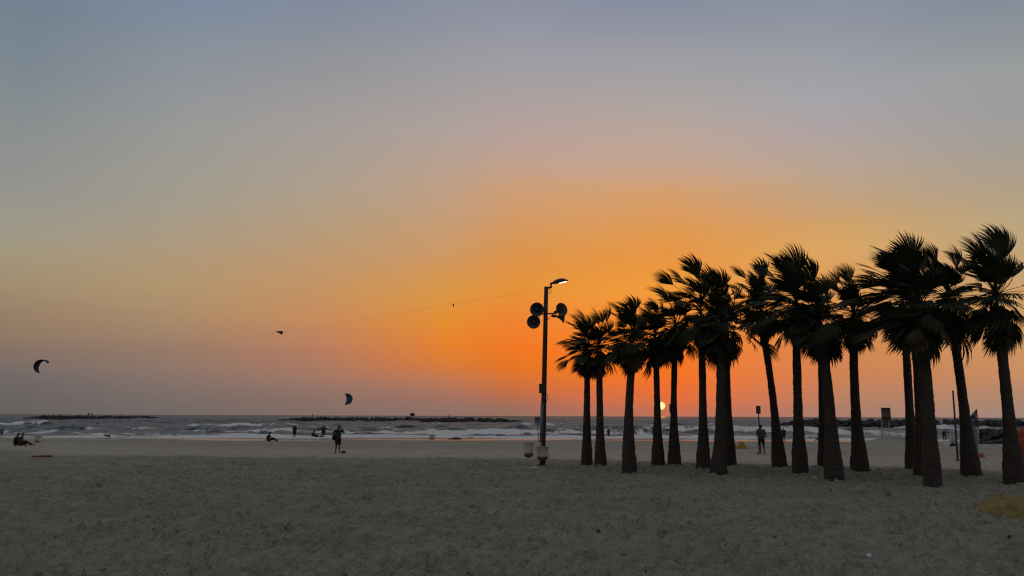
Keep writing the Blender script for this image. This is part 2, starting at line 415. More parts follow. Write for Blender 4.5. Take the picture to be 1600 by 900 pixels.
# ------------------------------------------------------------------ sea
def water_material():
    m = bpy.data.materials.new('sea_water'); m.use_nodes = True
    nt = m.node_tree; L = nt.links.new; N = nt.nodes.new; b = nt.nodes['Principled BSDF']
    tc = N('ShaderNodeTexCoord')
    a = N('ShaderNodeAttribute'); a.attribute_name = 'foam'
    def noise(s, st, d=4):
        mp = N('ShaderNodeMapping'); mp.inputs['Scale'].default_value = st; L(tc.outputs['Object'], mp.inputs[0])
        n = N('ShaderNodeTexNoise'); n.inputs['Scale'].default_value = s; n.inputs['Detail'].default_value = d
        L(mp.outputs[0], n.inputs['Vector']); return n.outputs[0]
    fn = noise(0.9, (1.6, 0.45, 1), 6)
    f = N('ShaderNodeMath'); f.operation = 'ADD'; L(a.outputs['Fac'], f.inputs[0])
    g = N('ShaderNodeMath'); g.operation = 'MULTIPLY_ADD'; L(fn, g.inputs[0]); g.inputs[1].default_value = 1.1; g.inputs[2].default_value = -0.62
    L(g.outputs[0], f.inputs[1])
    r = N('ShaderNodeMapRange'); r.inputs[1].default_value = 0.33; r.inputs[2].default_value = 0.58; L(f.outputs[0], r.inputs[0])
    nt.nodes.remove(b)
    deep = N('ShaderNodeBsdfDiffuse'); deep.inputs[0].default_value = (0.024, 0.029, 0.028, 1)
    gl = N('ShaderNodeBsdfGlossy'); gl.inputs['Roughness'].default_value = 0.4; gl.inputs[0].default_value = (1.0, 0.96, 0.9, 1)
    fo = N('ShaderNodeBsdfDiffuse'); fo.inputs[0].default_value = (0.70, 0.67, 0.61, 1)
    fr = N('ShaderNodeFresnel'); fr.inputs[0].default_value = 1.33
    fc = N('ShaderNodeMath'); fc.operation = 'MINIMUM'; L(fr.outputs[0], fc.inputs[0]); fc.inputs[1].default_value = 0.25
    wm = N('ShaderNodeMixShader'); L(fc.outputs[0], wm.inputs[0]); L(deep.outputs[0], wm.inputs[1]); L(gl.outputs[0], wm.inputs[2])
    fm = N('ShaderNodeMixShader'); L(r.outputs[0], fm.inputs[0]); L(wm.outputs[0], fm.inputs[1]); L(fo.outputs[0], fm.inputs[2])
    L(fm.outputs[0], nt.nodes['Material Output'].inputs[0])
    bp = N('ShaderNodeBump'); bp.inputs['Strength'].default_value = 0.7; bp.inputs['Distance'].default_value = 0.9
    h = N('ShaderNodeMath'); h.operation = 'ADD'; L(noise(0.45, (1.6, 0.8, 1), 5), h.inputs[0])
    h2 = N('ShaderNodeMath'); h2.operation = 'MULTIPLY'; L(noise(0.06, (0.4, 1, 1), 3), h2.inputs[0]); h2.inputs[1].default_value = 3.0
    L(h2.outputs[0], h.inputs[1]); L(h.outputs[0], bp.inputs['Height']); L(bp.outputs[0], deep.inputs['Normal']); L(bp.outputs[0], gl.inputs['Normal']); L(bp.outputs[0], fr.inputs['Normal'])
    return m

def make_sea():
    ys = list(np.arange(76, 130, 0.28)); s = 0.28
    while ys[-1] < 60000: s *= 1.006 if ys[-1] < 500 else 1.05; ys.append(ys[-1] + s)
    ys = np.array(ys); u = np.linspace(-1, 1, 640)
    W = np.maximum(115, ys * 0.9)[:, None]
    X = u[None, :] * W; Y = np.repeat(ys[:, None], len(u), 1)
    d = Y - 84
    ph_y = Y + 6.0 * fbm(X / 38, Y / 60, 3, 31) * 2
    Lw = 15.0
    ph = ph_y / Lw * 2 * math.pi
    saw = np.cos(ph + 0.5 * np.sin(ph))
    crest = np.exp(2.2 * (saw - 1))
    group = sstep(-0.16, 0.22, fbm(X / 45, ph_y / Lw * 0.55, 2, 33))
    amp = 0.75 * sstep(0, 28, d) * (0.3 + 0.7 * group) * (0.35 + 0.65 * sstep(900, 250, Y))
    Z = amp * crest
    Z += 0.95 * fbm(X / 5, Y / 5, 3, 35) * sstep(2, 16, d) * sstep(2500, 300, Y) + 0.5 * fbm(X / 25, Y / 12, 3, 39) * sstep(60, 160, d) * sstep(4000, 600, Y)
    Z += 0.55 * fbm(X / 1.5, Y / 3.5, 3, 38) * sstep(3, 18, d) * sstep(500, 150, Y)
    Z += -0.02 + 0.05 * sstep(0, 6, d)
    far_noise = fbm(X / 70, Y / 30, 3, 36)
    # broken water on the shoreward face of the higher crests, lace behind it
    face = np.exp(2.6 * (np.cos(ph + 0.7) - 1))
    lace = fbm(X / 14, Y / 5, 4, 37)
    left = 0.55 + 0.45 * sstep(25, -25, X)
    foam = 0.95 * face * group ** 2 * sstep(230, 120, Y) * left
    foam += 0.42 * sstep(0.02, 0.2, lace) * sstep(130, 95, Y) * left * sstep(0, 3, d) * 0.8
    foam += 0.55 * np.exp(-((Y - 168 + 10 * fbm(X / 50, Y * 0, 2, 41)) / 3.5) ** 2) * sstep(0, 0.15, fbm(X / 30, Y / 40, 2, 42) + 0.05)
    wash = np.exp(-((d - 3.0 + 5 * fbm(X / 10, Y * 0 + 2.2, 3, 43)) / 2.8) ** 2)
    foam += 0.95 * wash * (0.45 + 0.55 * sstep(-0.2, 0.15, fbm(X / 9, Y / 4, 3, 44)))
    foam += 0.5 * np.exp(-((d - 11 + 9 * fbm(X / 16, Y * 0 + 1.7, 3, 45)) / 1.6) ** 2) * sstep(-0.1, 0.12, fbm(X / 13, Y / 9, 3, 46))
    foam += 0.48 * sstep(0.12, 0.26, fbm(X / 7, Y / 7, 4, 47)) * sstep(420, 150, Y)
    # rows of breakers: (distance, from x, to x, height, foam)
    for (y0, x0, x1, hh, fo, wd, sd) in ((163, -125, -42, .55, 1.1, 4.0, 51), (205, -40, 60, .45, .35, 5, 52), (138, -20, 55, .45, .2, 3.0, 53), (118, -70, 40, .4, .2, 2.5, 54),
                                     (101, -78, -26, .5, 1.1, 2.8, 55), (97, -30, 35, .3, .22, 2.0, 56), (112, -90, -40, .4, .5, 2.5, 57), (150, 15, 90, .4, .25, 4, 58), (92, -60, 90, .22, .5, 1.6, 59)):
        yc = y0 + 0.10 * y0 * fbm(X / 34, Y * 0 + sd, 3, sd)
        k = sstep(x0 - 8, x0 + 8, X) * sstep(x1 + 8, x1 - 8, X) * sstep(-0.22, 0.05, fbm(X / 17, Y * 0 + sd, 2, sd + 7))
        q = (Y - yc) / wd
        Z += hh * k * np.where(q < 0, np.exp(-(q * 2.4) ** 2), np.exp(-(q * 0.8) ** 2))
        foam += fo * k * np.where(q < 0, np.exp(-(q * 1.8) ** 2), np.exp(-(q * 0.55) ** 2)) * np.clip(0.75 + 2.8 * fbm(X / 1.8, Y / 6, 3, sd + 3), 0, 1.3)
        foam -= 0.5 * k * np.exp(-((q + 1.9) * 1.1) ** 2)
    return grid_object('sea', X, Y, Z, water_material(), {'foam': np.clip(foam, 0, 1.1)})
sea = make_sea()

# ------------------------------------------------------------------ rocks and breakwaters
ROCK = mat('breakwater_rock', (0.05, 0.046, 0.042), 0.85, noise=0.35, scale=3, bump=0.6, bscale=6)
ROCKS = []
def rock_mesh(seed, sub):
    r = random.Random(seed); bm = bmesh.new(); bmesh.ops.create_icosphere(bm, subdivisions=sub, radius=1)
    planes = [(Vector((r.gauss(0, 1), r.gauss(0, 1), r.gauss(0, 1))).normalized(), r.uniform(0.55, 0.85)) for _ in range(9)]
    for v in bm.verts:
        for n, h in planes:
            e = v.co.dot(n)
            if e > h: v.co -= n * (e - h) * 0.92
        v.co *= r.uniform(0.96, 1.05)
    me = bpy.data.meshes.new('rock'); bm.to_mesh(me); bm.free(); me.materials.append(ROCK); return me
for k in range(8): ROCKS.append(rock_mesh(k, 2))
SMALL = [rock_mesh(50 + k, 1) for k in range(5)]

def core_mound(name, parent, A, B, w, h, seed):
    A, B = Vector(A), Vector(B); d = (B - A); Ln = d.length; t = d / Ln; s = Vector((-t.y, t.x, 0)); mb = MB(); r = random.Random(seed)
    n = max(4, int(Ln / 2.5)); prof = [(-1, -0.5), (-.62, .45), (-.25, .8), (.25, .82), (.62, .45), (1, -.5)]; vs = []; fs = []
    for i in range(n + 1):
        f = i / n; k = min(1, math.sin(math.pi * min(max(f, .02), .98)) * 3.2) ** .6
        for a, b in prof: vs.append(A + d * f + s * a * w * (0.4 + .6 * k) * r.uniform(.9, 1.1) + Vector((0, 0, (b * h if b > 0 else b) * k * r.uniform(.8, 1.05))))
    for i in range(n):
        for j in range(5): fs.append((i * 6 + j, i * 6 + j + 1, (i + 1) * 6 + j + 1, (i + 1) * 6 + j))
    mb.add(vs, fs); return mb.build(name, ROCK, parent)

def rock_spot(A, B, w, h, r):
    A, B = Vector(A), Vector(B); d = B - A; t = d.normalized(); s = Vector((-t.y, t.x, 0))
    f = r.random(); a = max(-1, min(1, r.gauss(0, .5))); k = min(1, math.sin(math.pi * min(max(f, .02), .98)) * 3.2) ** .6
    z = h * (1 - abs(a) ** 1.4) * k
    return A + d * f + s * a * w * (0.4 + .6 * k) + Vector((0, 0, z * r.uniform(.72, 1.0)))

def breakwater_far(A, B, w, h, n, size, label, seed):
    e = empty('breakwater', (Vector(A) + Vector(B)) / 2, label, 'breakwater')
    core_mound('rock_core', e, A, B, w, h * .9, seed)
    r = random.Random(seed); mb = MB()
    for _ in range(n):
        p = rock_spot(A, B, w, h, r); me = r.choice(SMALL); sc = size * r.uniform(.55, 1.15)
        M = Matrix.Rotation(r.uniform(0, 6.3), 3, 'Z') @ Matrix.Rotation(r.uniform(-.7, .7), 3, 'X')
        mb.add([p + M @ Vector((v.co.x * sc, v.co.y * sc, v.co.z * sc * .75)) for v in me.vertices], [tuple(q.vertices) for q in me.polygons])
    o = mb.build('rocks', ROCK, e); o['kind'] = 'stuff'
    return e
def breakwater_near(name, A, B, w, h, n, size, label, seed):
    e = empty(name, (Vector(A) + Vector(B)) / 2, label, 'breakwater')
    core_mound('rock_core', e, A, B, w, h * .8, seed)
    r = random.Random(seed); org = origin(e)
    for _ in range(n):
        p = rock_spot(A, B, w, h, r); sc = size * r.uniform(.5, 1.15)
        o = bpy.data.objects.new('rock', r.choice(ROCKS)); COL.objects.link(o); o.parent = e; o.location = p - org
        o.scale = (sc * r.uniform(.8, 1.3), sc, sc * r.uniform(.6, .85)); o.rotation_euler = (r.uniform(-.5, .5), r.uniform(-.5, .5), r.uniform(0, 6.3))
    return e

bA = plan(38, 657, 0); bB = plan(250, 656.5, 0)
breakwater_far(bA, bB, 4.5, 1.6, 560, 0.95, 'low dark rock breakwater at the left with two tiny figures standing on it', 3)
bA2 = plan(436, 660, 0); bB2 = plan(816, 662.5, 0)
breakwater_far(bA2, bB2, 3.6, 1.55, 640, 0.85, 'long dark rock breakwater out at sea behind the beachgoers, left of the lamp post', 4)
bA3 = plan(1222, 668, 0); bB3 = plan(1660, 674, 0)
breakwater_near('breakwater', bA3, bB3, 3.2, 1.55, 280, 1.0, 'dark rock breakwater running behind the palms at the right', 6)
rA = plan(1512, 693, 0.05); rB = plan(1680, 697, 0.05)
breakwater_near('rock_groyne', rA, rB, 3.2, 1.3, 240, 0.45, 'near heap of dark rocks on the shore between the two rightmost palms', 8)

# spray thrown up over the right breakwater
def spray():
    r = random.Random(3); mb = MB(); c0 = at(1455, 664, 168); 
    oct_ = [(1, 0, 0), (-1, 0, 0), (0, 1, 0), (0, -1, 0), (0, 0, 1), (0, 0, -1)]
    of = [(0, 2, 4), (2, 1, 4), (1, 3, 4), (3, 0, 4), (2, 0, 5), (1, 2, 5), (3, 1, 5), (0, 3, 5)]
    for (px, wd, ht, n) in ((1452, 2.0, 2.6, 520), (1412, 1.6, 1.5, 260)):
        c = at(px, 666, 170)
        for _ in range(n):
            h = r.random() ** 1.6; p = c + Vector((r.gauss(0, 1) * wd * (0.4 + h), r.gauss(0, .6), h * ht)); s = 0.02 + 0.05 * r.random() ** 2
            mb.add([p + Vector(q) * s for q in oct_], of)
    o = mb.build('sea_spray', mat('spray', (0.75, 0.76, 0.78), 0.6), o_loc=c0)
    tag(o, 'white spray thrown up behind the rocks near the right breakwater', 'spray', kind='stuff')
spray()

# ------------------------------------------------------------------ palms
LEAF = mat('palm_leaf', (0.026, 0.032, 0.014), 0.7, noise=0.35, scale=1.5, spec=0.15)
DEAD = mat('palm_dead_leaf', (0.05, 0.037, 0.023), 0.85, noise=0.35, scale=2.0, spec=0.1)
BARK = mat('palm_bark', (0.045, 0.035, 0.027), 0.9, noise=0.35, scale=5, bump=0.9, bscale=9, stretch=(1, 1, 3.5))
PETI = LEAF
WIND = Vector((-1.0, 0.12, 0.10)).normalized()
DOWN = Vector((0, 0, -1))

def frond(r, hub, d, Lp, Rb, wind, droop, nseg, half, curl=0.0):
    """one fan leaf: bent stalk, then narrow segments spreading from its tip, combed over by the wind"""
    vs, fs = [], []
    p = Vector(hub); t = d.normalized(); path = [p.copy()]; dirs = [t.copy()]
    for k in range(5):
        s = (k + 1) / 5
        t = (t + WIND * wind * 0.13 * s + DOWN * droop * 0.14 * s).normalized()
        p = p + t * (Lp / 5); path.append(p.copy()); dirs.append(t.copy())
    side = t.cross(Vector((0, 0, 1)))
    if side.length < 0.1: side = Vector((r.uniform(-1, 1), r.uniform(-1, 1), 0))
    side.normalize(); roll = r.uniform(-.5, .5); side = (Matrix.Rotation(roll, 3, t) @ side).normalized()
    nor = side.cross(t).normalized()
    # stalk: three-sided
    for i, q in enumerate(path):
        w = 0.028 - 0.014 * i / 5
        a = side * w; b = nor * w
        vs += [q + a, q - a, q - b]
    for i in range(5):
        for k in range(3):
            fs.append((i * 3 + k, i * 3 + (k + 1) % 3, (i + 1) * 3 + (k + 1) % 3, (i + 1) * 3 + k))
    tip = path[-1]
    steps = 6
    for j in range(nseg):
        a = (j / (nseg - 1) * 2 - 1) * half
        fd = (t * math.cos(a) + side * math.sin(a) + nor * (0.10 + curl) * abs(math.sin(a))).normalized()
        Ls = Rb * (1 - 0.22 * (abs(a) / half) ** 2) * r.uniform(.88, 1.06)
        da = 2 * half / (nseg - 1)
        q = tip.copy(); cd = fd.copy(); k0 = len(vs)
        jit = r.uniform(.86, 1.16); tw = r.uniform(-.25, .25)
        for k in range(steps + 1):
            s = k / steps
            rr = Ls * s
            w = min(rr * math.tan(da / 2) * 1.06, Rb * 0.60 * math.tan(da / 2)) if s < .62 else Rb * 0.60 * math.tan(da / 2) * max(0, 1 - (s - .62) / .38) ** .7
            w = max(w, 0.002)
            pd = cd.cross(nor)
            if pd.length < 1e-3: pd = side
            pd = (pd.normalized() * math.cos(tw * s) + nor * (math.sin(tw * s) + (0.25 if j % 2 else -0.25))).normalized()
            vs += [q + pd * w, q - pd * w]
            bend = (s ** 1.2) * jit
            cd = (cd + WIND * wind * 0.31 * bend + DOWN * (0.02 + 0.20 * droop) * bend).normalized()
            q = q + cd * (Ls / steps)
        for k in range(steps):
            i = k0 + 2 * k
            fs.append((i, i + 1, i + 3, i + 2))
    return vs, fs

PALMS = [
    # base px, hub px, crown size, trunk half width at foot / top, label
    ((917, 727), (918, 548), 0.80, 0.26, 0.14, 'short palm nearest the lamp post, first from the left in the grove'),
    ((938, 731), (936, 545), 0.76, 0.27, 0.14, 'short palm second from the lamp post, a torn frond hanging at its right'),
    ((983, 737), (989, 535), 0.80, 0.3, 0.155, 'palm third from the lamp post, standing alone with sky on both sides'),
    ((1028, 727), (1024, 528), 0.84, 0.3, 0.135, 'palm whose trunk half covers the setting sun'),
    ((1054, 730), (1055, 515), 0.88, 0.3, 0.135, 'palm with a small box on its trunk, just right of the setting sun'),
    ((1099, 735), (1095, 488), 1.02, 0.31, 0.15, 'tall palm sixth from the lamp post, left of the thick trunk'),
    ((1122, 743), (1127, 505), 1.00, 0.36, 0.185, 'thick trunked palm with a frond drooping far out to its right'),
    ((1142, 728), (1134, 520), 0.85, 0.27, 0.155, 'palm half hidden right behind the thick trunked palm'),
    ((1218, 731), (1187, 478), 0.86, 0.33, 0.15, 'left leaning palm beside the person in a striped shirt'),
    ((1250, 741), (1243, 478), 1.08, 0.33, 0.16, 'straight palm right of the left leaning one, crown swept high and left'),
    ((1303, 750), (1280, 497), 1.05, 0.34, 0.175, 'palm leaning left in the middle of the right hand group, nearest the white scrap'),
    ((1287, 731), (1282, 515), 0.80, 0.26, 0.15, 'palm almost hidden behind the leaning palm in the middle of the right group'),
    ((1345, 738), (1333, 495), 0.88, 0.36, 0.17, 'palm left of the two post sign, with a dead frond hanging by its trunk'),
    ((1426, 737), (1411, 478), 1.02, 0.3, 0.16, 'leftmost trunk of the three palms clustered right of the two post sign'),
    ((1440, 747), (1424, 472), 1.05, 0.3, 0.15, 'middle trunk of the three palms clustered right of the two post sign'),
    ((1457, 758), (1437, 482), 1.12, 0.28, 0.18, 'nearest trunk of the three palms clustered right of the two post sign'),
    ((1517, 744), (1482, 468), 0.98, 0.37, 0.165, 'strongly leaning palm beside the tall bare pole, second from the right'),
    ((1586, 755), (1556, 466), 1.06, 0.345, 0.165, 'rightmost palm with crown blown left, in front of the red bundle'),
]
EXTRA = {1: [((0.95, -.3, -.35), 1.15, .9), ((0.8, .2, -.6), .8, .8)], 6: [((0.95, -.25, -.28), 1.2, 1.0), ((.9, .2, -.1), .9, .9)], 12: [((.5, -.3, -.85), .8, .8)], 0: [((-.85, -.2, -.2), .95, .95)], 2: [((.25, 0, 1), 1.0, 1.0)], 5: [((-.6, 0, .8), 1.2, 1.0), ((-.85, 0, .55), 1.1, 1.0)], 8: [((-.6, -.2, .5), 1.0, 1.0)],
         10: [((.75, 0, .95), .9, .8)], 17: [((.35, -.1, .9), .95, 1.2), ((.2, .1, 1), .9, 1.25), ((.65, -.3, -.1), .6, .8)], 15: [((.25, 0, 1), .9, 1.2)], 13: [((.1, 0, 1), .9, 1.1)], 9: [((.25, -.1, 1), .9, 1.2)]}

def make_palm(i, bpx, hpx, s, rb, rt, label):
    r = random.Random(100 + i * 7)
    base = ground(*bpx); hub = at(hpx[0], hpx[1], base.y + r.uniform(-.25, .25))
    e = empty('palm_tree', (base.x, base.y, base.z - 0.08), label, 'palm tree', 'wind-blown fan palms on the beach')
    # trunk: ringed, swollen at the foot, shaggy with leaf bases under the crown
    H = hub.z - base.z; n = 26; rings = int(H / 0.085)
    vs, fs = [], []
    bow = Vector((r.uniform(-.10, .10), r.uniform(-.1, .1), 0))
    for k in range(rings + 1):
        t = k / rings; h = t * H
        c = base.lerp(hub - Vector((0, 0, .28)), t) + bow * math.sin(math.pi * t) + Vector((0, 0, -0.15 * (1 - t) ** 8))
        rad = rt * (0.95 + 0.12 * (1 - t)) + (rb - rt * 1.07) * math.exp(-(h / (0.95 if i == 6 else 1.55)) ** 2)
        rad *= 1 + 0.016 * math.sin(k * 2.4) + 0.03 * r.uniform(-1, 1) + 0.06 * (float(vnoise(k * 0.11, i * 3.3, 5)) - .5)
        if t > 0.84: rad *= 1 + 0.12 * math.sin((t - .84) / .16 * 2.6)
        for q in range(n):
            w = 2 * math.pi * q / n
            a = rad * (1 + 0.05 * (vnoise(q * 0.7, k * 0.35, i) - .5) * 2 + (0.05 * math.sin(3 * w + i) if t < .12 else 0))
            if t > 0.80: a += 0.05 * ((q + k // 3 * 2) % 4 == 0) * (1 + r.random())
            vs.append(c + Vector((math.cos(w) * a, math.sin(w) * a, 0)))
    for k in range(rings):
        for q in range(n):
            fs.append((k * n + q, k * n + (q + 1) % n, (k + 1) * n + (q + 1) % n, (k + 1) * n + q))
    fs.append(tuple(range(rings * n, rings * n + n)))
    MB().add(vs, fs).build('trunk', BARK, e, smooth=True)
    # live crown
    up = (hub - base).normalized()
    def add(d, Lp, Rb, wind, droop, m, nseg=24, half=1.75, off=0.0):
        v, f = frond(r, hub + up * off, d, Lp, Rb, wind, droop, nseg, half)
        MB().add(v, f).build('frond', m, e)
    def dirv(az, elev): return Vector((math.cos(az) * math.cos(elev), math.sin(az) * math.cos(elev), math.sin(elev)))
    N1 = 31                                    # dense heart of the crown
    for k in range(N1):
        f = k / (N1 - 1); az = k * 2.39996 + r.uniform(-.4, .4)
        d = dirv(az, R(82 - 125 * f ** 0.95 + r.uniform(-14, 14)))
        add(d, s * r.uniform(.3, .8), s * r.uniform(.68, 1.0), r.uniform(.4, 1.7), 0.1 + 1.1 * f + r.uniform(0, .6), LEAF, nseg=18, off=0.25 * (1 - f), half=r.uniform(.65, 1.3))
    for k in range(17):                        # long leaves that stand clear of it
        az = r.uniform(0, 6.283); f = r.random()
        elev = R(r.uniform(52, 88)) if k < 6 else R(r.uniform(-35, 55))
        young = k < 6
        add(dirv(az, elev), s * r.uniform(.85, 1.25), s * r.uniform(.85, 1.15), r.uniform(.6, 1.9), r.uniform(.05, .4) if young else r.uniform(.6, 1.8), LEAF, nseg=15, off=0.3 if young else .05, half=r.uniform(.38, .8))
    for k in range(19):                        # hanging dead leaves
        az = k * 2.39996 + 1 + r.uniform(-.5, .5); elev = R(r.uniform(-78, -20))
        add(dirv(az, elev), s * r.uniform(.3, .85), s * r.uniform(.5, .95), r.uniform(.2, .7), r.uniform(1.1, 1.9), DEAD if k % 3 else LEAF, 14, r.uniform(.45, 1.1), off=-0.05 - 0.35 * r.random())
    for d, Lp, Rb in EXTRA.get(i, []):
        add(Vector(d), s * Lp * 1.25, s * Rb, 0.08 if d[2] < 0 else 0.9, 1.25 if d[2] < 0 else 0.1, LEAF, 20, 0.75)
    return e
for i, (b_, h_, s_, rb_, rt_, lb_) in enumerate(PALMS):
    make_palm(i, b_, h_, s_ * 1.07, rb_, rt_, lb_)

# small box on the fifth trunk
p0 = ground(1054, 730); c = at(1049.5, 638, p0.y - .02)
e = empty('trunk_box', c, 'small dark box strapped to the palm trunk right of the sun', 'box')
DARK = mat('dark_metal', (0.035, 0.033, 0.032), 0.6, noise=.2)
MB().box(c, (0.09, 0.10, 0.19)).build('housing', DARK, e, bevel=.012)
MB().box(c + Vector((0, -.103, .02)), (0.07, 0.006, 0.14)).build('lid', DARK, e)
MB().box(c + Vector((.14, 0, .1)), (0.06, 0.02, 0.015)).build('strap', DARK, e)

# ------------------------------------------------------------------ lamp post with loudspeakers
POLE = mat('pole_paint', (0.04, 0.029, 0.024), 0.7, noise=.3, scale=4, bump=.3, bscale=20)
SLEEVE = mat('sleeve_grey', (0.16, 0.165, 0.175), 0.6, noise=.2, scale=6)
HORN = mat('horn_grey', (0.04, 0.043, 0.043), 0.55, noise=.2, scale=10)
HORN_OUT = mat('horn_olive', (0.09, 0.085, 0.045), 0.55, noise=.2, scale=10)
def lamp_post():
    b = ground(847.5, 728); Y = b.y
    top = at(853.5, 448, Y)
    e = empty('lamp_post', b, 'tall lamp post with a lit lamp head and control box, left of the palms', 'lamp post')
    ax = lambda z: b + (top - b) * ((z - b.z) / (top.z - b.z))
    zz = lambda py: at(850, py, Y).z
    pts = [b - Vector((0, 0, .2)), ax(zz(690)), ax(zz(632)), ax(zz(620)), ax(zz(520)), top]
    MB().tube(pts, [.125, .125, .12, .115, .105, .092], 20).build('pole', POLE, e, smooth=True)
    MB().tube([ax(zz(690)) + Vector((-.075, -.08, 0)), ax(zz(630)) + Vector((-.07, -.08, 0))], .075, 14).build('sleeve', SLEEVE, e, smooth=True)
    MB().tube([b + Vector((-.075, -.08, .15)), ax(zz(690)) + Vector((-.075, -.08, -.01))], .06, 12).build('conduit', SLEEVE, e, smooth=True)
    MB().lathe(b, (0, 0, 1), [(-.05, .24), (.03, .23), (.05, .14), (.07, .13)], 20).build('base_flange', POLE, e, smooth=False)
    c = at(847.5, 607, Y - .1)
    bx = MB().box(c, (.15, .09, .21)).build('control_box', DARK, e, bevel=.015)
    MB().box(c + Vector((0, -.095, 0)), (.125, .005, .18)).build('box_door', DARK, bx)
    MB().box(c + Vector((.08, -.105, 0)), (.012, .008, .03)).build('latch', SLEEVE, bx)
    q = [at(x, y, Y - .05) for x, y in ((852, 612), (855, 616), (855.5, 622), (853, 630), (850, 636))]
    MB().tube(q, .012, 6).build('cable', DARK, e, smooth=True)
    q = [at(x, y, Y - .05) for x, y in ((848, 615), (846, 621), (847, 627), (848, 632))]
    MB().tube(q, .012, 6).build('cable', DARK, e, smooth=True)
    MB().tube([ax(zz(474)) + Vector((-.11, -.03, 0)), ax(zz(474)) + Vector((.1, -.03, 0))], .03, 8).build('clamp', DARK, e)
    # lamp bracket and head
    k = at(861, 447, Y)
    MB().tube([top - Vector((.02, 0, .07)), k - Vector((0, 0, .06)), k + Vector((0, 0, .16))], [.05, .06, .055], 10).build('bracket', DARK, e)
    t0 = at(861.5, 443, Y); t1 = at(888, 438.5, Y - .12); dx = (t1 - t0); Lh = dx.length; dx.normalize()
    up = Vector((0, 0, 1)); up = (up - dx * up.dot(dx)).normalized(); sd = dx.cross(up)
    prof = [(0, .05, .04, .03), (.1, .07, .07, .04), (.22, .12, .12, .05), (.4, .17, .16, .05), (.6, .19, .165, .04), (.8, .17, .12, .03), (.93, .11, .06, .02), (1.0, .03, .015, .01)]
    vs, fs = [], []; n = 14
    for f, w, h, l in prof:
        for q in range(n):
            a = 2 * math.pi * q / n; z = math.sin(a)
            vs.append(t0 + dx * Lh * f + sd * math.cos(a) * w + up * (z * h if z > 0 else z * l))
    for i in range(len(prof) - 1):
        for q in range(n): fs.append((i * n + q, i * n + (q + 1) % n, (i + 1) * n + (q + 1) % n, (i + 1) * n + q))
    fs += [tuple(range(n)), tuple(range((len(prof) - 1) * n, len(prof) * n))]
    hd = MB().add(vs, fs).build('lamp_head', DARK, e, smooth=True)
    lens = mat('lamp_lens', (.9, .88, .8), .3, emit=(1.0, .93, .78, 2.0))
    vs, fs = [], []
    for f, w, d in ((.42, .06, .055), (.5, .085, .06), (.65, .10, .058), (.82, .085, .05), (.92, .04, .03)):
        for q in range(5):
            a = (q / 4 * 2 - 1); vs.append(t0 + dx * Lh * f + sd * a * w - up * (d * (1 - .55 * a * a)))
    for i in range(4):
        for q in range(4): fs.append((i * 5 + q, i * 5 + q + 1, (i + 1) * 5 + q + 1, (i + 1) * 5 + q))
    MB().add(vs, fs).build('lens', lens, hd, smooth=True)
    q = [at(x, y, Y - .03) for x, y in ((857, 452), (861, 455), (863, 457), (860, 459), (856, 457))]
    MB().tube(q, .012, 6).build('cable', DARK, e, smooth=True)
    # crossarm
    a0 = at(838, 491, Y + .02); a1 = at(870, 489.5, Y + .02)
    MB().tube([a0, a1], .035, 8).build('crossarm', DARK, e)
    MB().tube([at(855, 501, Y), at(864, 490, Y)], .012, 6).build('brace', DARK, e)
    MB().tube([at(840, 498, Y + .02), at(845, 491, Y + .02)], .014, 6).build('brace', DARK, e)
    return e, Y, top
LAMP, LY, LTOP = lamp_post()

def horn(px, py, dirv, rad, length, label, m, Y):
    c = at(px, py, Y); d = Vector(dirv).normalized()      # c is the middle of the mouth
    e = empty('horn_loudspeaker', c, label, 'loudspeaker', 'horn loudspeakers on the lamp post')
    prof = []
    for k in range(10):
        f = k / 9; prof.append((-length * (1 - f), rad * (.17 + .83 * f ** 2.2)))
    prof.append((.012, rad * 1.04)); prof.append((.015, rad)); 
    for k in range(9): f = 1 - (k + 1) / 9; prof.append((-length * .95 * (1 - f), max(.01, rad * (.15 + .81 * f ** 2.2))))
    MB().lathe(c, d, prof, 28).build('bell', m, e, smooth=True)
    MB().lathe(c, d, [(-length * .6, .001), (-length * .6, rad * .3), (-length * .3, rad * .34), (-length * .22, rad * .2), (-length * .2, .001)], 20).build('reflex_cone', HORN, e, smooth=True)
    MB().lathe(c, d, [(-length - .16, .001), (-length - .16, .06), (-length - .02, .07), (-length + .03, .05)], 16).build('driver', DARK, e, smooth=True)
    back = c - d * length
    tgt = at(838 if px < 850 else 868, 490, LY + .02)
    MB().tube([back, (back + tgt) / 2 + Vector((0, .02, 0)), tgt], .016, 6).build('mount_bracket', DARK, e)
    return e
horn(839, 483.5, (-.12, -1, -.05), .31, .42, 'upper of the two round loudspeakers facing the viewer, left of the pole', HORN, LY - .22)
horn(833.8, 503, (-.2, -1, -.12), .30, .42, 'lower of the two round loudspeakers facing the viewer, left of the pole', HORN, LY - .2)
horn(877.5, 483.5, (.5, -.86, .12), .30, .42, 'upper loudspeaker right of the pole, turned half to the viewer with its olive mouth', HORN_OUT, LY - .3)
horn(881.5, 496, (1, -.10, -.15), .27, .42, 'lower loudspeaker right of the pole, seen from the side and pointing right', HORN, LY - .05)

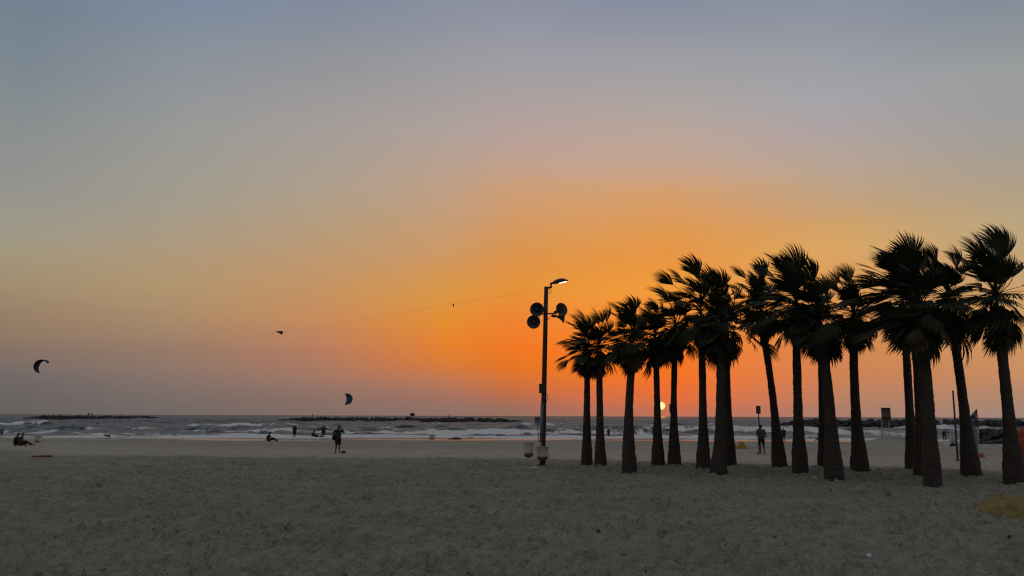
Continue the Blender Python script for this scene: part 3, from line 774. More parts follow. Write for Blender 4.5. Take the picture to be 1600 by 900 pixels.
# ------------------------------------------------------------------ bag holders
FRAME = mat('frame_white', (0.5, 0.48, 0.455), .6, noise=.25, scale=10)
BAGW = mat('bag_pale', (0.5, 0.45, 0.41), .5, noise=.25, scale=6)
RUBB = mat('bag_rubbish', (0.11, 0.075, 0.05), .7, noise=.5, scale=9)
def bag_holder(px0, px1, ptop, pbot, label, lean=0.0, sag=.55, fill=RUBB):
    b = ground((px0 + px1) / 2, pbot); Y = b.y
    L0 = at(px0, pbot, Y); R0 = at(px1, pbot, Y); zt = at((px0 + px1) / 2, ptop, Y).z
    w = (R0.x - L0.x) / 2; cx = b.x; H = zt - b.z; dp = w * .85
    e = empty('rubbish_bag_holder', b, label, 'bag holder', 'wire frames holding rubbish bags')
    for sx in (-1, 1):
        for sy in (-1, 1):
            MB().tube([(cx + sx * w * 1.04, Y + sy * dp, b.z - .05), (cx + sx * w * .98, Y + sy * dp * .96, zt)], .016, 6).build('leg', FRAME, e)
    ring = [(cx - w, Y - dp, zt), (cx + w, Y - dp, zt), (cx + w, Y + dp, zt), (cx - w, Y + dp, zt), (cx - w, Y - dp, zt)]
    mb = MB()
    for k in range(4): mb.tube([ring[k], ring[k + 1]], .018, 6)
    mb.build('rim', FRAME, e)
    mb = MB(); zl = b.z + .12
    for sx in (-1, 1): mb.tube([(cx + sx * w * 1.03, Y - dp, zl), (cx + sx * w * 1.03, Y + dp, zl)], .012, 6)
    mb.build('foot_rail', FRAME, e)
    r = random.Random(int(px0)); vs, fs = [], []; n = 24; m = 12
    for i in range(m + 1):
        f = i / m; z = zt - f * H * sag - (.02 if i else -.01)
        k = 1 - .22 * math.sin(math.pi * f) + .1 * f; k *= (1 if f < .82 else math.cos((f - .82) / .18 * 1.45))
        for q in range(n):
            a = 2 * math.pi * q / n; ca, sa = math.cos(a), math.sin(a)
            sq = 1 / max(abs(ca), abs(sa)) ** (.75 * (1 - f)); fold = 1 + .07 * math.sin(q * 2.6 + i * .5) + r.uniform(-.03, .03)
            vs.append((cx + ca * w * .86 * k * sq * fold + lean * f, Y + sa * dp * .86 * k * sq * fold, z))
    for i in range(m):
        for q in range(n): fs.append((i * n + q, (i + 1) * n + q, (i + 1) * n + (q + 1) % n, i * n + (q + 1) % n))
    up = len(fs) * 7 // 12 // n * n
    bag = MB().add(vs, fs[:up + n]).build('bag', BAGW, e, smooth=True)
    MB().add(vs, fs[up + n:] + [tuple(range(m * n, m * n + n))]).build('bag_contents', fill, bag, smooth=True)
    return e
bag_holder(818, 834, 691, 730, 'pale wire frame with a drooping rubbish bag, left of the lamp post foot', sag=.62)
bag_holder(838, 857, 698, 728, 'low wire frame with a brown filled rubbish bag right around the lamp post foot', sag=.72)
bag_holder(670.5, 679.5, 679, 692, 'tiny wire frame with a dark rubbish bag near the water, right of the standing photographer', sag=.6)
bag_holder(53, 63, 681, 698, 'wire frame with a rubbish bag beside the seated couple at the left', sag=.6)
pb = ground(829, 732)
rb = MB().box((pb.x, pb.y, pb.z + .035), (.3, .06, .02), Matrix.Rotation(.25, 3, 'Z')).box((pb.x + .2, pb.y + .1, pb.z + .06), (.12, .05, .015), Matrix.Rotation(.4, 3, 'Z')).build('board', mat('board_white', (.5, .49, .46), .7, noise=.2), o_loc=pb, bevel=.006)
tag(rb, 'pale board lying on the sand in front of the rubbish bag frames', 'board')

# ------------------------------------------------------------------ signs, posts
REDS = mat('sign_red', (0.06, 0.018, 0.02), .6, noise=.25, scale=8)
GREYB = mat('sign_grey', (0.10, 0.09, 0.10), .6, noise=.2)
PLUM = mat('sign_plum', (0.10, 0.055, 0.066), .6, noise=.2, scale=8)
PALE = mat('sign_pale', (0.30, 0.29, 0.30), .6, noise=.2)
BLUE = mat('sign_blue', (0.035, 0.065, 0.12), .6, noise=.2)
def pole_sign(px, pbot, pt, pb_, wpx, label, face, px_top=None):
    b = ground(px, pbot); Y = b.y; e = empty('sign', b, label, 'sign')
    top = at(px_top or px, pt, Y); low = at(px_top or px, pb_, Y); w = (at(px + wpx, pt, Y).x - at(px, pt, Y).x) / 2
    MB().tube([b - Vector((0, 0, .2)), Vector((top.x, Y, top.z - .03))], .035, 8).build('post', DARK, e)
    c = (top + low) / 2; h = (top.z - low.z) / 2
    bd = MB().box(c + Vector((0, -.05, 0)), (w, .012, h)).build('board', face, e, bevel=.01)
    MB().box(c + Vector((0, -.066, h * .35)), (w * .6, .003, h * .3)).build('symbol_panel', PLUM, bd)
    MB().box(c + Vector((0, -.066, -h * .5)), (w * .7, .003, h * .12)).build('symbol_panel', PALE if face is not REDS else PLUM, bd)
pole_sign(1189, 709.5, 634, 646.5, 7.2, 'small dark red sign on a thin post beside the person in a striped shirt', REDS, 1184.5)
pole_sign(841.5, 690, 651.5, 661.5, 8.5, 'small dark sign on a thin post just left of the lamp post', PLUM, 839.5)
# two-post notice
b = ground(1383, 689); Y = b.y
e = empty('notice_board', b, 'two post notice board with dark red bands, standing on a sand mound', 'sign')
l0, r0 = at(1376, 637, Y), at(1390.5, 637, Y); zl = at(1383, 657, Y).z
for px in (1377.8, 1389.2):
    g = at(px, 688, Y); t = at(px, 638, Y); MB().tube([(g.x, Y, b.z - .3), (t.x, Y, t.z)], .045, 8).build('post', PALE, e)
cx, cz, w, h = (l0.x + r0.x) / 2, (l0.z + zl) / 2, (r0.x - l0.x) / 2, (l0.z - zl) / 2
bd = MB().box((cx, Y - .07, cz), (w, .015, h)).build('board', PLUM, e, bevel=.01)
MB().box((cx, Y - .089, cz + h * .72), (w * .98, .003, h * .25)).build('band', REDS, bd)
MB().box((cx, Y - .089, cz - h * .15), (w * .8, .003, h * .16)).build('band', GREYB, bd)
MB().box((cx, Y - .089, cz - h * .72), (w * .98, .003, h * .25)).build('band', REDS, bd)
MB().box((cx - w * .3, Y - .089, cz + h * .28), (w * .4, .003, h * .12)).build('band', GREYB, bd)
# bare pole
b = ground(1496.5, 720); t = at(1489, 612, b.y)
e = empty('pole', b, 'tall bare dark pole left of the strongly leaning palm', 'pole')
MB().tube([b - Vector((0, 0, .3)), t], [.05, .042], 10).build('shaft', DARK, e, smooth=True)
MB().tube([t, t + Vector((0, 0, .05))], [.05, .05], 10).build('cap', DARK, e)
MB().tube([b - Vector((0, 0, .02)), b + Vector((0, 0, .07))], [.09, .07], 10).build('collar', DARK, e)
# pennant on a pale post
b = ground(1525.5, 719); Y = b.y; t = at(1525.5, 639.5, Y)
e = empty('flag', b, 'blue and white flag on a pale post, right of the strongly leaning palm', 'flag')
MB().tube([b - Vector((0, 0, .3)), Vector((t.x, Y, at(1525, 668, Y).z))], .06, 10).build('post', PALE, e, smooth=True)
MB().tube([Vector((t.x, Y, at(1525, 668, Y).z)), t], .035, 8).build('staff', DARK, e)
def cloth(f0, f1, m, parent, nm):
    vs, fs = [], []; nx, nz = 12, 8
    for i in range(nx + 1):
        u = i / nx; ztop = t.z - .42 * math.sin(u * math.pi / 2) ** .8; zbot = at(1525, 667, Y).z - .02 + .05 * u
        for k in range(nz + 1):
            f = f0 + (f1 - f0) * k / nz
            vs.append((t.x - .02 - u * .62, Y + .07 * math.sin(u * 7 + f * 2), ztop + (zbot - ztop) * f))
    o = nz + 1
    for i in range(nx):
        for k in range(nz): fs.append((i * o + k, i * o + k + 1, (i + 1) * o + k + 1, (i + 1) * o + k))
    ob = MB().add(vs, fs).build(nm, m, parent, smooth=True); so = ob.modifiers.new('thick', 'SOLIDIFY'); so.thickness = .008
    return ob
fl = cloth(0, .55, mat('flag_pale', (0.22, 0.25, 0.27), .8), e, 'flag_cloth'); cloth(.55, 1, BLUE, e, 'flag_band')
em = at(1520, 651.5, Y - .1); MB().lathe(em, (0, 1, 0), [(0, .001), (0, .11), (.012, .11)], 16).build('emblem', DARK, fl)
dr = [(0, .03), (.2, .12), (.6, .15), (1.0, .13), (1.25, .03)]
MB().lathe(Vector((b.x - .02, Y - .06, b.z + .55)), (0, 0, 1), dr, 14).build('cloth_wrap', mat('wrap_grey', (.19, .19, .185), .8, noise=.3), e, smooth=True)

# ------------------------------------------------------------------ fabric things at the right
YEL = mat('tarp_yellow', (0.19, 0.14, 0.03), .75, noise=.35, scale=4, bump=.5, bscale=9)
def lump(name, m, c, rx, ry, h, seed, label, cat, wr=.22, n=40, k=16, power=.7, shear=0.0):
    vs, fs = [], []
    for i in range(k + 1):
        f = i / k
        for q in range(n):
            a = 2 * math.pi * q / n
            e_ = 1 + .22 * (float(vnoise(math.cos(a) * 1.6 + 5, math.sin(a) * 1.6 + 5, seed)) - .5) * 2
            y = math.sin(a) * ry * f * e_; x = math.cos(a) * rx * f * e_ + shear * y
            z = h * (1 - f ** 2) ** power * (1 + wr * 2 * (float(fbm(np.array(x * 2.6 + y * 1.2), np.array(y * 2.6), 3, seed)))) 
            fold = .16 * h * math.sin(x * 6.5 - y * 4.2 + 2 * float(vnoise(x * 2, y * 2, seed + 2))) * (1 - f ** 4)
            x_, y_ = c.x + x, c.y + y
            vs.append((x_, y_, ground_z(x_, y_) - (.02 if f > .97 else -.015) + max(0, z + fold)))
    for i in range(k):
        for q in range(n): fs.append((i * n + q, (i + 1) * n + q, (i + 1) * n + (q + 1) % n, i * n + (q + 1) % n))
    o = MB().add(vs, fs).build(name, m, o_loc=c, smooth=True)
    return tag(o, label, cat)
yc = ground(1614, 799); lump('tarp', YEL, yc, 1.2, 2.2, .30, 3, 'crumpled yellow tarp lying on the sand at the lower right edge', 'tarp', shear=.5, wr=.3)
yc2 = ground(1157, 701); lump('fabric_heap', mat('heap_amber', (0.30, 0.17, 0.03), .75, noise=.3, scale=5), yc2, .40, .35, .42, 9, 'small amber yellow heap on the sand left of the person in a striped shirt', 'heap', n=28, k=12)
oc = ground(1533, 714.5); lump('float', mat('float_orange', (0.34, 0.07, 0.025), .6, noise=.2), oc, .24, .18, .2, 12, 'small orange object on the sand beside the flag post', 'float', n=20, k=8)
RED = mat('bundle_red', (0.36, 0.035, 0.012), .7, noise=.3, scale=3, bump=.5, bscale=7)
b = ground(1604, 727); H = at(1604, 669, b.y).z - b.z
e = empty('wrapped_bundle', b, 'tall red fabric bundle at the right edge behind the rightmost palm', 'bundle')
vs, fs = [], []; n = 36; prof = [(0.05, .30), (.12, .38), (.3, .44), (.5, .47), (.66, .45), (.72, .36), (.76, .27), (.84, .27), (.93, .22), (.98, .10), (1.0, .02)]
for i, (f, w) in enumerate(prof):
    for q in range(n):
        a = 2 * math.pi * q / n; k = w * (1 + .09 * math.sin(q * 1.9 + i * .35) + .05 * math.sin(q * 3.7))
        vs.append((b.x + math.cos(a) * k, b.y + math.sin(a) * k, b.z + H * f))
for i in range(len(prof) - 1):
    for q in range(n): fs.append((i * n + q, i * n + (q + 1) % n, (i + 1) * n + (q + 1) % n, (i + 1) * n + q))
MB().add(vs, fs).build('fabric', RED, e, smooth=True)
MB().tube([(b.x + math.cos(k * .5) * .30, b.y + math.sin(k * .5) * .30, b.z + H * .745) for k in range(14)], .02, 6).build('cord', DARK, e)
MB().tube([b - Vector((0, 0, .1)), b + Vector((0, 0, H * .2))], .06, 10).build('stand', PALE, e)

# ------------------------------------------------------------------ people
SKIN = mat('skin', (0.115, 0.066, 0.044), .55, noise=.12)
HAIR = mat('hair_dark', (0.018, 0.014, 0.012), .5, noise=.3, scale=20)
def cl(n, c): return mat(n, c, .85, noise=.15, scale=6, bump=.3, bscale=25)
C_BLACK = cl('cloth_black', (.011, .011, .012)); C_DARK = cl('cloth_charcoal', (.022, .022, .025)); C_OLIVE = cl('cloth_olive', (.022, .023, .018))
C_MAROON = cl('cloth_maroon', (.045, .018, .018)); C_GREY = cl('cloth_grey', (.10, .10, .105)); C_NAVY = cl('cloth_navy', (.02, .026, .045)); C_PALE = cl('cloth_pale', (.17, .20, .20))

STAND = dict(head=(0, .02, 1.58), neck=(0, 0, 1.44), chest=(0, 0, 1.25), waist=(0, 0, 1.06), pelvis=(0, 0, .94),
             shL=(-.18, 0, 1.39), elL=(-.23, -.03, 1.12), wrL=(-.22, .05, .87), shR=(.18, 0, 1.39), elR=(.23, -.03, 1.12), wrR=(.22, .05, .87),
             hiL=(-.09, 0, .91), knL=(-.10, .02, .49), anL=(-.11, -.02, .08), toL=(-.13, .15, .035),
             hiR=(.09, 0, .91), knR=(.10, .02, .49), anR=(.11, -.02, .08), toR=(.13, .15, .035))
PHOTO = dict(STAND, head=(0, .05, 1.58), elL=(-.36, .12, 1.28), wrL=(-.12, .30, 1.52), elR=(.36, .12, 1.28), wrR=(.12, .30, 1.52), anL=(-.13, -.02, .08), anR=(.12, -.02, .08))
SIT_KNEES = dict(head=(0, .10, .80), neck=(0, .03, .66), chest=(0, -.02, .48), waist=(0, -.05, .29), pelvis=(0, -.02, .14),
                 shL=(-.18, .02, .60), elL=(-.25, .20, .42), wrL=(-.10, .40, .42), shR=(.18, .02, .60), elR=(.25, .20, .42), wrR=(.08, .42, .40),
                 hiL=(-.09, .0, .13), knL=(-.12, .38, .46), anL=(-.11, .56, .08), toL=(-.12, .72, .04), hiR=(.09, .0, .13), knR=(.12, .40, .44), anR=(.11, .60, .08), toR=(.12, .76, .04))
SIT_LEGS = dict(SIT_KNEES, knL=(-.12, .42, .22), anL=(-.12, .82, .07), toL=(-.14, .90, .18), knR=(.12, .40, .34), anR=(.12, .74, .07), toR=(.13, .86, .14), elL=(-.27, -.12, .35), wrL=(-.25, -.22, .08), elR=(.27, .12, .38), wrR=(.18, .36, .36))
BEND = dict(STAND, pelvis=(0, -.12, .90), waist=(0, .0, .98), chest=(0, .2, 1.02), neck=(0, .38, 1.02), head=(0, .5, .96),
            shL=(-.17, .34, .99), elL=(-.2, .40, .72), wrL=(-.14, .46, .48), shR=(.17, .34, .99), elR=(.2, .40, .72), wrR=(.14, .46, .48),
            hiL=(-.09, -.12, .88), hiR=(.09, -.12, .88), knL=(-.12, .02, .48), knR=(.12, .06, .48))

def person(pos, face, pose, label, h=1.7, shirt=C_DARK, low=C_BLACK, voxel=.012, hair='short', stripes=False, dress=False, skirt=0.0, group=None, sink=0.0, sleeves=True, legs_long=False, cap=None):
    k = h / 1.7; base = Vector(pos); rot = Matrix.Rotation(face, 3, 'Z')
    e = empty('person', base, label, 'person', group)
    P = {n: base + rot @ (Vector(v) * k) - Vector((0, 0, sink)) for n, v in pose.items()}
    V = lambda v: rot @ (Vector(v) * k)
    mb = MB(); c = lambda a, ra, b_, rb_, n=10: mb.capsule(a, ra * k, b_, rb_ * k, n)
    # head, face
    upv = (P['head'] - P['neck']).normalized(); fw = V((0, 1, 0)).normalized(); fw = (fw - upv * fw.dot(upv)).normalized(); sdv = fw.cross(upv)
    hc = P['head'] + upv * .02 * k
    Rm = Matrix((sdv, fw, upv)).transposed()
    mb.ellipsoid(hc, (.075 * k, .092 * k, .11 * k), 14, 10, Rm)
    c(hc + fw * .045 * k - upv * .05 * k, .05, hc + fw * .05 * k - upv * .075 * k, .038)
    c(hc + fw * .085 * k + upv * .01 * k, .012, hc + fw * .105 * k - upv * .022 * k, .015, 8)
    c(hc + fw * .08 * k - upv * .055 * k - sdv * .02 * k, .010, hc + fw * .08 * k - upv * .055 * k + sdv * .02 * k, .010, 8)
    for sx in (-1, 1): mb.ellipsoid(hc + sdv * sx * .077 * k - upv * .005 * k, (.014 * k, .022 * k, .032 * k), 8, 6, Rm)
    c(P['neck'] - upv * .05 * k, .06, P['head'] - upv * .04 * k, .05)
    # trunk
    sd = (P['shR'] - P['shL']).normalized()
    for q in (-1, 1):
        c(P['chest'] + sd * .065 * q * k, .105, P['waist'] + sd * .05 * q * k, .09); c(P['waist'] + sd * .05 * q * k, .09, P['pelvis'] + sd * .06 * q * k, .105)
        c(P['chest'] + sd * .06 * q * k, .10, P['neck'] + sd * .03 * q * k - upv * .05 * k, .06)
    for s_ in 'LR':
        c(P['neck'] - upv * .05 * k, .055, P['sh' + s_], .06); c(P['chest'], .09, P['sh' + s_], .06)
        c(P['sh' + s_], .056, P['el' + s_], .042); c(P['el' + s_], .042, P['wr' + s_], .029)
        c(P['pelvis'], .10, P['hi' + s_], .095); c(P['hi' + s_], .092, P['kn' + s_], .06); c(P['kn' + s_], .06, P['kn' + s_].lerp(P['an' + s_], .3), .062); c(P['kn' + s_].lerp(P['an' + s_], .3), .06, P['an' + s_], .038)
        c(P['an' + s_] - V((0, .03, .02)), .042, P['to' + s_], .032); 
        # hand: palm, four fingers, thumb
        w = P['wr' + s_]; d = (w - P['el' + s_]).normalized(); sgn = -1 if s_ == 'L' else 1
        a = d.cross(fw); a = (sdv if a.length < .2 else a).normalized()
        kn = w + d * .085 * k
        for t_ in (-.022, 0, .022): c(w + a * t_ * .5 * k, .016, kn + a * t_ * 1.3 * k, .014, 8)
        inw = a.cross(d).normalized()
        for q, (o_, ln) in enumerate(((-.033, .062), (-.011, .075), (.011, .08), (.033, .07))):
            m1 = kn + a * o_ * k + (d * .6 + inw * .25) * ln * .6 * k
            c(kn + a * o_ * k, .0105, m1, .0095, 8); c(m1, .0095, m1 + (d * .5 + inw * .6).normalized() * ln * .5 * k, .0085, 8)
        th = w + d * .03 * k + a * .03 * k
        c(th, .012, th + (d * .6 + a * .8).normalized() * .05 * k, .0105, 8)
    mb.build('body', SKIN, e, remesh=voxel)
    cvox = max(voxel * 1.5, .013)
    # hair
    hb = MB(); hb.ellipsoid(hc + upv * .03 * k - fw * .018 * k, (.083 * k, .094 * k, .10 * k), 14, 10, Rm)
    if hair == 'long':
        hb.capsule(hc - fw * .05 * k, .078 * k, hc - fw * .075 * k - upv * .22 * k, .06 * k)
    elif hair == 'bun': hb.ellipsoid(hc + upv * .09 * k - fw * .07 * k, (.05 * k,) * 3, 10, 8)
    hb.build('hair', HAIR, e, remesh=cvox)
    if cap:
        MB().ellipsoid(hc + upv * .055 * k - fw * .01 * k, (.092 * k, .105 * k, .085 * k), 14, 10, Rm).ellipsoid(hc + upv * .04 * k + fw * .11 * k, (.06 * k, .06 * k, .012 * k), 12, 6, Rm).build('cap', cap, e, remesh=cvox)
    # top
    tb = MB(); g = .022
    for q in (-1, 1):
        tb.capsule(P['chest'] + sd * .065 * q * k, (.105 + g) * k, P['waist'] + sd * .055 * q * k, (.095 + g) * k); tb.capsule(P['waist'] + sd * .055 * q * k, (.095 + g) * k, P['pelvis'] + sd * .06 * q * k, (.10 + g) * k)
        tb.capsule(P['chest'] + sd * .06 * q * k, (.10 + g) * k, P['neck'] + sd * .03 * q * k - upv * .07 * k, .066 * k)
    for s_ in 'LR':
        tb.capsule(P['chest'], (.09 + g) * k, P['sh' + s_], (.06 + g) * k)
        if sleeves: tb.capsule(P['sh' + s_], (.058 + g) * k, P['sh' + s_].lerp(P['el' + s_], .72), (.055 + g) * k)
    tb.build('dress_top' if dress else 'shirt', shirt, e, remesh=cvox)
    # bottoms
    bb = MB()
    for s_ in 'LR':
        bb.capsule(P['pelvis'] + V((0, 0, .02)), (.105 + g) * k, P['hi' + s_], (.10 + g) * k)
        f = .95 if legs_long else .86
        bb.capsule(P['hi' + s_], (.10 + g) * k, P['hi' + s_].lerp(P['kn' + s_], f), (.078 if not skirt else .09) * k)
        if legs_long: bb.capsule(P['kn' + s_], .075 * k, P['an' + s_] + V((0, 0, .03)), .055 * k)
    if skirt: bb.capsule(P['hiL'].lerp(P['knL'], .55), .10 * k, P['hiR'].lerp(P['knR'], .55), .10 * k)
    bb.build('skirt' if skirt else ('trousers' if legs_long else 'shorts'), low, e, remesh=cvox)
    return e, P, V, k

# photographer with a shoulder bag
g0 = ground(527.5, 708)
e, P, V, k = person(g0, R(-6), PHOTO, 'person standing with both arms raised to the face, bag at the hip', h=1.60, shirt=C_OLIVE, low=C_BLACK, hair='long', skirt=1, voxel=.008)
bc = P['pelvis'] + V((-.27, -.02, .04))
bg = empty('shoulder_bag', bc - Vector((0, 0, .18)), 'dark shoulder bag hanging at the left hip of the person with raised arms', 'bag')
MB().ellipsoid(bc, (.11, .16, .19), 14, 10).box(bc + Vector((0, 0, -.05)), (.09, .13, .11)).build('pouch', C_BLACK, bg, remesh=.014)
MB().tube([bc + Vector((.02, .12, .12)), P['chest'] + V((-.1, .16, .05)), P['shR'] + V((-.02, .03, .08)), P['chest'] + V((-.05, -.16, .05)), bc + Vector((.02, -.12, .12))], .014, 6).build('strap', C_BLACK, bg, smooth=True)
cc = (P['wrL'] + P['wrR']) / 2 + V((0, .03, .07)); ce = empty('camera_held', cc, 'small dark camera held up in both hands by the standing photographer', 'camera')
MB().box(cc, (.075, .02, .04)).build('camera_body', DARK, ce, bevel=.006); MB().lathe(cc + V((0, .02, 0)), V((0, 1, 0)), [(0, .025), (.03, .024), (.032, .001)], 14).build('lens_barrel', DARK, ce)

# person in a striped shirt
g0 = ground(1190.5, 709.5)
SP = dict(STAND, anL=(-.17, 0, .08), toL=(-.24, .13, .035), anR=(.17, -.02, .08), toR=(.22, .14, .035), knL=(-.13, .03, .49), knR=(.14, .02, .49), elL=(-.26, .02, 1.14), wrL=(-.16, .18, 1.0), elR=(.27, -.02, 1.13), wrR=(.24, .10, .92))
def stripe_mat():
    m = mat('cloth_striped', (.03, .04, .045), .85); nt = m.node_tree; b_ = nt.nodes['Principled BSDF']
    tc = nt.nodes.new('ShaderNodeTexCoord'); sp = nt.nodes.new('ShaderNodeSeparateXYZ'); nt.links.new(tc.outputs['Object'], sp.inputs[0])
    w = nt.nodes.new('ShaderNodeMath'); w.operation = 'MULTIPLY'; w.inputs[1].default_value = 2 * math.pi / .12; nt.links.new(sp.outputs[2], w.inputs[0])
    s_ = nt.nodes.new('ShaderNodeMath'); s_.operation = 'SINE'; nt.links.new(w.outputs[0], s_.inputs[0])
    g_ = nt.nodes.new('ShaderNodeMath'); g_.operation = 'GREATER_THAN'; g_.inputs[1].default_value = .45; nt.links.new(s_.outputs[0], g_.inputs[0])
    mx = nt.nodes.new('ShaderNodeMix'); mx.data_type = 'RGBA'; nt.links.new(g_.outputs[0], mx.inputs[0])
    mx.inputs[6].default_value = (.015, .019, .021, 1); mx.inputs[7].default_value = (.085, .11, .115, 1); nt.links.new(mx.outputs[2], b_.inputs['Base Color']); return m
person(g0, R(10), SP, 'person in a dark striped shirt and shorts standing feet apart by the small red sign', h=1.70, shirt=stripe_mat(), low=C_BLACK, voxel=.008)

# seated couple at the left
person(ground(24.5, 696.5), R(-75), SIT_KNEES, 'left of the two people sitting close together at the left edge', h=1.68, shirt=C_BLACK, low=C_BLACK, group='beachgoers sitting on the sand')
person(ground(32, 696.5), R(-80), SIT_LEGS, 'right of the two people sitting close together at the left edge, legs stretched out', h=1.66, shirt=C_MAROON, low=C_MAROON, group='beachgoers sitting on the sand', legs_long=True)
person(ground(419.5, 690), R(-62), SIT_LEGS, 'lone person sitting on the sand left of the group at the water', h=1.62, shirt=C_BLACK, low=C_BLACK, legs_long=True, group='beachgoers sitting on the sand')
person(ground(459.8, 685.3), R(20), STAND, 'small figure standing at the water, right of the lone sitter', h=1.5, shirt=C_BLACK, low=C_BLACK, hair='long', skirt=1)
person(ground(489, 685.2), R(-70), SIT_KNEES, 'figure crouching at the water beside a low lying one', h=1.7, shirt=C_BLACK, low=C_BLACK)
LIE = dict(SIT_LEGS, chest=(0, -.30, .26), neck=(0, -.42, .33), head=(0, -.52, .40), waist=(0, -.15, .16), shL=(-.17, -.36, .30), shR=(.17, -.36, .30), elL=(-.24, -.42, .12), wrL=(-.2, -.2, .06), elR=(.24, -.42, .12), wrR=(.2, -.2, .06))
person(ground(498, 685.4), R(-85), LIE, 'low reclining figure at the water between two others', h=1.5, shirt=C_BLACK, low=C_BLACK)
person(ground(505, 685.3), R(5), STAND, 'small standing figure at the water just left of the photographer', h=1.5, shirt=C_NAVY, low=C_BLACK, skirt=1)
person(ground(951, 686), R(12), STAND, 'small figure standing at the water between the second and third palms', h=1.2, shirt=C_NAVY, low=C_NAVY, skirt=1)
person(ground(1023, 690.5), R(30), STAND, 'standing person half hidden behind the palm that covers the sun', h=1.55, shirt=C_BLACK, low=C_BLACK)
person(ground(1225, 691), R(-30), STAND, 'standing person mostly hidden behind the left leaning palm', h=1.35, shirt=C_BLACK, low=C_DARK)
person(ground(1280, 690), R(60), SIT_KNEES, 'person sitting by the water, half hidden by the middle palms of the right group', h=1.1, shirt=C_MAROON, low=C_BLACK)
person(ground(1396, 686), R(-20), STAND, 'dark figure standing right of the two post notice board', h=1.0, shirt=C_BLACK, low=C_BLACK)
person(ground(1476.5, 689), R(-58), BEND, 'person in a grey top and black trousers bending over pale things on the sand', h=1.62, shirt=C_GREY, low=C_BLACK, legs_long=True)
# things on the sand in front of the bending person
q = ground(1479, 694.5); lump('sack', mat('sack_white', (.5, .49, .46), .75, noise=.2), q, .24, .2, .2, 21, 'round white sack on the sand below the bending person', 'sack', n=20, k=8)
q = ground(1488, 691.5); lump('sheet', mat('sheet_pale', (.36, .35, .34), .75, noise=.25), q, .28, .2, .5, 23, 'upright pale heap of cloth right of the bending person', 'cloth', n=20, k=10)
q = ground(1488.5, 697); lump('backpack', C_DARK, q, .28, .18, .22, 25, 'dark bag lying on the sand right of the white sack', 'bag', n=20, k=8)

# swimmers and waders
def swimmer(px, py, label, h=1.6, sink=1.12, face=0.4):
    p = plan(px, py, 0.0); person((p.x, p.y, 0.0), face, dict(STAND, wrL=(-.3, .3, 1.2), wrR=(.3, .3, 1.2), elL=(-.32, .1, 1.2), elR=(.32, .1, 1.2)), label, h=h, shirt=C_BLACK, low=C_BLACK, sink=sink, voxel=.016)
swimmer(57.5, 672.5, 'dark head and shoulders of a bather in the surf above the left bag holder', sink=1.0)
swimmer(152, 665.5, 'bather far out in the waves below the left breakwater', sink=.85)
swimmer(247, 664, 'bather farthest right in the waves near the left breakwater end', sink=1.05)
swimmer(521, 662, 'bather in the water above the photographer, near the long breakwater', sink=.95)
p = ground(2, 683.5); person(p, .3, STAND, 'person standing in the foam at the very left edge', h=1.0, shirt=C_GREY, low=C_NAVY, voxel=.014)
for px, lb in ((137.8, 'left of the two tiny figures standing on the left breakwater'), (143.5, 'right and slimmer of the two tiny figures standing on the left breakwater')):
    f = (px - 38) / 212; q = bA.lerp(bB, f); z = 1.35
    q = at(px, 651.5, q.y); person((q.x, q.y, q.z), .5, STAND, lb, h=1.85 if px < 140 else 1.6, shirt=C_BLACK, low=C_BLACK, voxel=.03, legs_long=px < 140)

# ------------------------------------------------------------------ dog
def dog(px, py):
    b = ground(px, py); e = empty('dog', b, 'small dark dog walking left along the foam edge', 'dog'); s = .72
    T = lambda x, y, z: b + Vector((-x * s, y * s, z * s)); mb = MB()
    c = lambda a, ra, q, rq: mb.capsule(T(*a), ra * s, T(*q), rq * s)
    c((.22, 0, .44), .13, (0, 0, .44), .115); c((0, 0, .44), .115, (-.25, 0, .46), .10); c((.26, 0, .47), .10, (.42, 0, .54), .07)
    c((.42, 0, .56), .075, (.50, 0, .55), .065); c((.52, 0, .54), .045, (.62, 0, .51), .03)
    for sy in (-1, 1):
        c((.43, sy * .05, .61), .025, (.40, sy * .07, .67), .012)
        f = .06 * sy
        c((.24, sy * .08, .40), .055, (.22 + f, sy * .08, .2), .03); c((.22 + f, sy * .08, .2), .028, (.24 + f, sy * .08, .03), .024); c((.24 + f, sy * .08, .025), .026, (.29 + f, sy * .08, .022), .022)
        c((-.24, sy * .08, .42), .075, (-.18 - f, sy * .08, .28), .045); c((-.18 - f, sy * .08, .28), .04, (-.32 - f, sy * .08, .17), .026); c((-.32 - f, sy * .08, .17), .025, (-.29 - f, sy * .08, .03), .022); c((-.29 - f, sy * .08, .025), .024, (-.24 - f, sy * .08, .02), .02)
    c((-.32, 0, .50), .03, (-.46, 0, .58), .022); c((-.46, 0, .58), .022, (-.54, 0, .70), .014)
    mb.build('body', mat('dog_fur', (.02, .018, .016), .8, noise=.3, scale=15), e, remesh=.012)
dog(168, 685.8)

